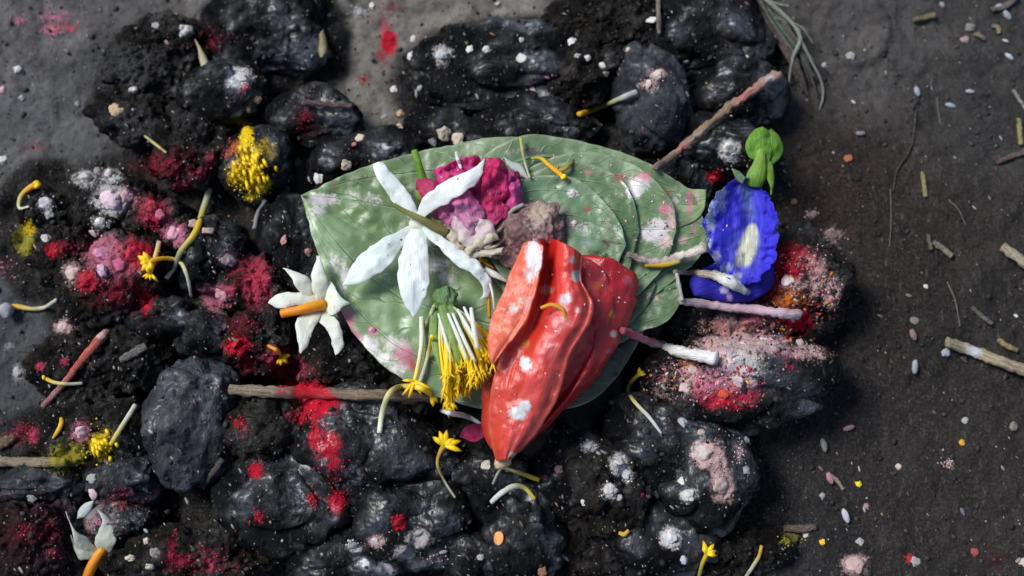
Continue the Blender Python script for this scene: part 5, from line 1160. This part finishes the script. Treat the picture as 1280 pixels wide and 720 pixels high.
for k, (a, b, s, c, rot, lab) in enumerate(GRAINS):
    put(GRN[k % 3], 'rice_grain', a, b, s * .75, tuple(v * .75 for v in c), lab, 'grain', 'rice grains scattered on the soil and the pile', rot, .4)
refresh()

# ------------------------------------------------------------------ powder grains and grit (nobody could count them)
def scatter(name, pts, label, cat, m, seed=0, parent=None):
    """pts: list of (world location, normal, size, stretch, angle, colour)"""
    D, F = ico(1)
    n = len(pts); r = np.random.RandomState(seed)
    loc = np.array([p[0] for p in pts]); sz = np.array([p[2] for p in pts]); stx = np.array([p[3] for p in pts]); an = np.array([p[4] for p in pts]); c = np.array([p[5] for p in pts])
    V = np.repeat(D[None], n, 0) * (1 + .35 * (r.rand(n, len(D), 1) - .5)) * sz[:, None, None]
    V[..., 0] *= stx[:, None]; V[..., 2] *= .7
    x = V[..., 0] * np.cos(an)[:, None] - V[..., 1] * np.sin(an)[:, None]; y = V[..., 0] * np.sin(an)[:, None] + V[..., 1] * np.cos(an)[:, None]
    V = np.stack([x, y, V[..., 2]], -1) * PX + loc[:, None]
    Fa = (F[None] + (np.arange(n) * len(D))[:, None, None]).reshape(-1, 3)
    o = link(name, mesh(name, V.reshape(-1, 3), Fa, m, smooth=False, col=np.repeat(c, len(D), 0)))
    return tag(o, label, cat, None, 'stuff')
SOIL = lambda ob: ob is not None and ob.name.split('.')[0] in ('ground', 'clay_lump')
def collect(n, gen, seed, ok=SOIL):
    r = random.Random(seed); out = []
    for _ in range(n):
        a, b, size, st_, an, c = gen(r)
        (x, y, z), nr, ob = hit(a, b)
        if ob is None or not ok(ob): continue
        out.append((P((x, y, z + size * .2))[0], nr, size, st_, an, c))
    return out
def grit(r):
    a, b = r.uniform(-90, 1370), r.uniform(-60, 780)
    if a > 1010 and r.random() < .45: a = r.uniform(-90, 1000)
    s = min(2.4, .35 + r.expovariate(2.6)); k = r.random(); g = r.uniform(.05, .42) ** 1.3 * 1.1
    c = (g, g * .97, g * .94) if k < .75 else (g * .9, g * .7, g * .4) if k < .9 else (g, g * .5, g * .5)
    return a, b, s, r.choice([1, 1.3, 2.2, 3.2]), R(-58) + r.gauss(0, .35), c
pts = collect(5500, grit, 3)
scatter('grit', pts, 'fine pale grit and husk fragments sprinkled over soil and lumps', 'grit', M['grain'], 1)
def dgrit(r):
    a, b = r.uniform(-90, 1370), r.uniform(-60, 780)
    g = r.uniform(.006, .045)
    return a, b, .5 + min(3.2, r.expovariate(1.4)), r.uniform(1, 1.6), r.uniform(0, 6), (g, g * .93, g * .86)
scatter('soil_crumbs', collect(7000, dgrit, 5), 'small dark crumbs of soil lying everywhere', 'soil', M['grain'], 2)
def powder(lst, n, spread, seed, smin=.35, smax=1.3):
    def gen(r):
        x, y, rx, ry, c, k = lst[r.randrange(len(lst))]
        j = r.uniform(.6, 1.15)
        return x + r.gauss(0, rx * spread), y + r.gauss(0, ry * spread), r.uniform(smin, smax), r.uniform(1, 1.5), r.uniform(0, 6), tuple(v * j for v in c)
    return collect(n, gen, seed)
def near(c): return [t for t in ST if t[4] == c]
scatter('red_powder', powder(near(RED) + near(CRIM), 1500, .6, 11), 'scattered grains of red powder on the left and lower lumps', 'powder', M['grain'], 3)
scatter('pink_powder', powder(near(PINK) + near(ROSE) + near(BLS), 1600, .55, 12), 'scattered grains of pink and beige powder on the lumps', 'powder', M['grain'], 4)
scatter('yellow_powder', powder(near(YEL) + near(OLV), 420, .6, 13, .4, 1.5), 'yellow powder crumbs on the two yellow stained lumps', 'powder', M['grain'], 5)
mash_c = [(.09, .05, .04), (.16, .09, .07), (.03, .02, .016), (.25, .16, .13), BLS, (.42, .30, .26), PINK, ROSE, RED, (.5, .10, .04), ORG, (.10, .05, .035), (.05, .03, .025), (.02, .015, .012), (.7, .45, .02), (.55, .5, .48)]
def mash(r):
    x, y, rx, ry = r.choice([(925, 440, 48, 34), (900, 475, 40, 26), (985, 355, 30, 34), (845, 472, 26, 26), (1025, 370, 22, 34), (955, 405, 34, 18)])
    c = r.choice(mash_c); j = r.uniform(.6, 1.1)
    return x + r.gauss(0, rx * .6), y + r.gauss(0, ry * .6), r.choice([.6, .9, 1.3, 1.8]) * r.uniform(.6, 1.1), r.uniform(1, 3), r.uniform(0, 6), tuple(v * j for v in c)
scatter('petal_mash', collect(750, mash, 21), 'crushed petals, red paste and brown crumbs mashed over the right lumps', 'petal mash', M['grain'], 8)
ONLEAF = lambda ob: ob is not None and ob.name.split('.')[0] in ('betel_leaf', 'petal', 'banner_petal')
def dusting(r):
    g = r.uniform(.3, .8); k = r.random()
    c = (g, g * .96, g * .93) if k < .6 else (g, g * .45, g * .5) if k < .85 else (g * .9, g * .6, g * .1) if k < .92 else (.05, .03, .02)
    if r.random() < .5: x, y = r.gauss(800, 50), r.gauss(270, 45)
    else: x, y = r.uniform(380, 890), r.uniform(170, 520)
    return x, y, r.choice([.4, .5, .7, 1.1]), r.uniform(1, 2.5), r.uniform(0, 6), c
scatter('flour_dust', collect(380, dusting, 31, ONLEAF), 'fine dusting of flour and pigment grains over leaves and petals', 'flour dust', M['grain'], 9)
scatter('white_powder', powder(near(WHT), 600, .5, 14), 'scattered grains of white flour on the lumps', 'powder', M['grain'], 6)
# yellow shreds heaped on the powder
ysh = []
for k in range(46):
    r = random.Random(k + 900)
    cx, cy = (312, 208) if k < 32 else (127, 552)
    a, b = cx + r.gauss(0, 10 if k < 32 else 8), cy + r.gauss(0, 16 if k < 32 else 10)
    z = Zs(a, b)
    an = r.uniform(.7, 1.5); ln = r.uniform(5, 13)
    o = tube('yellow_shred', [(a, b, z + 2, 2.0), (a + math.cos(an) * ln * .5, b + math.sin(an) * ln * .5, z + 5, 2.4), (a + math.cos(an) * ln, b + math.sin(an) * ln, z + 2, 1.2)], M['floret'], [YT, (.82, .52, .006)], None, 6, 6)
    tag(o, 'tiny yellow petal shred on the yellow powdered lump at upper left' if k < 32 else 'tiny yellow petal shred on the crumbly lump at lower left', 'petal shred', 'yellow shreds on the upper left powder' if k < 32 else 'yellow shreds at lower left')
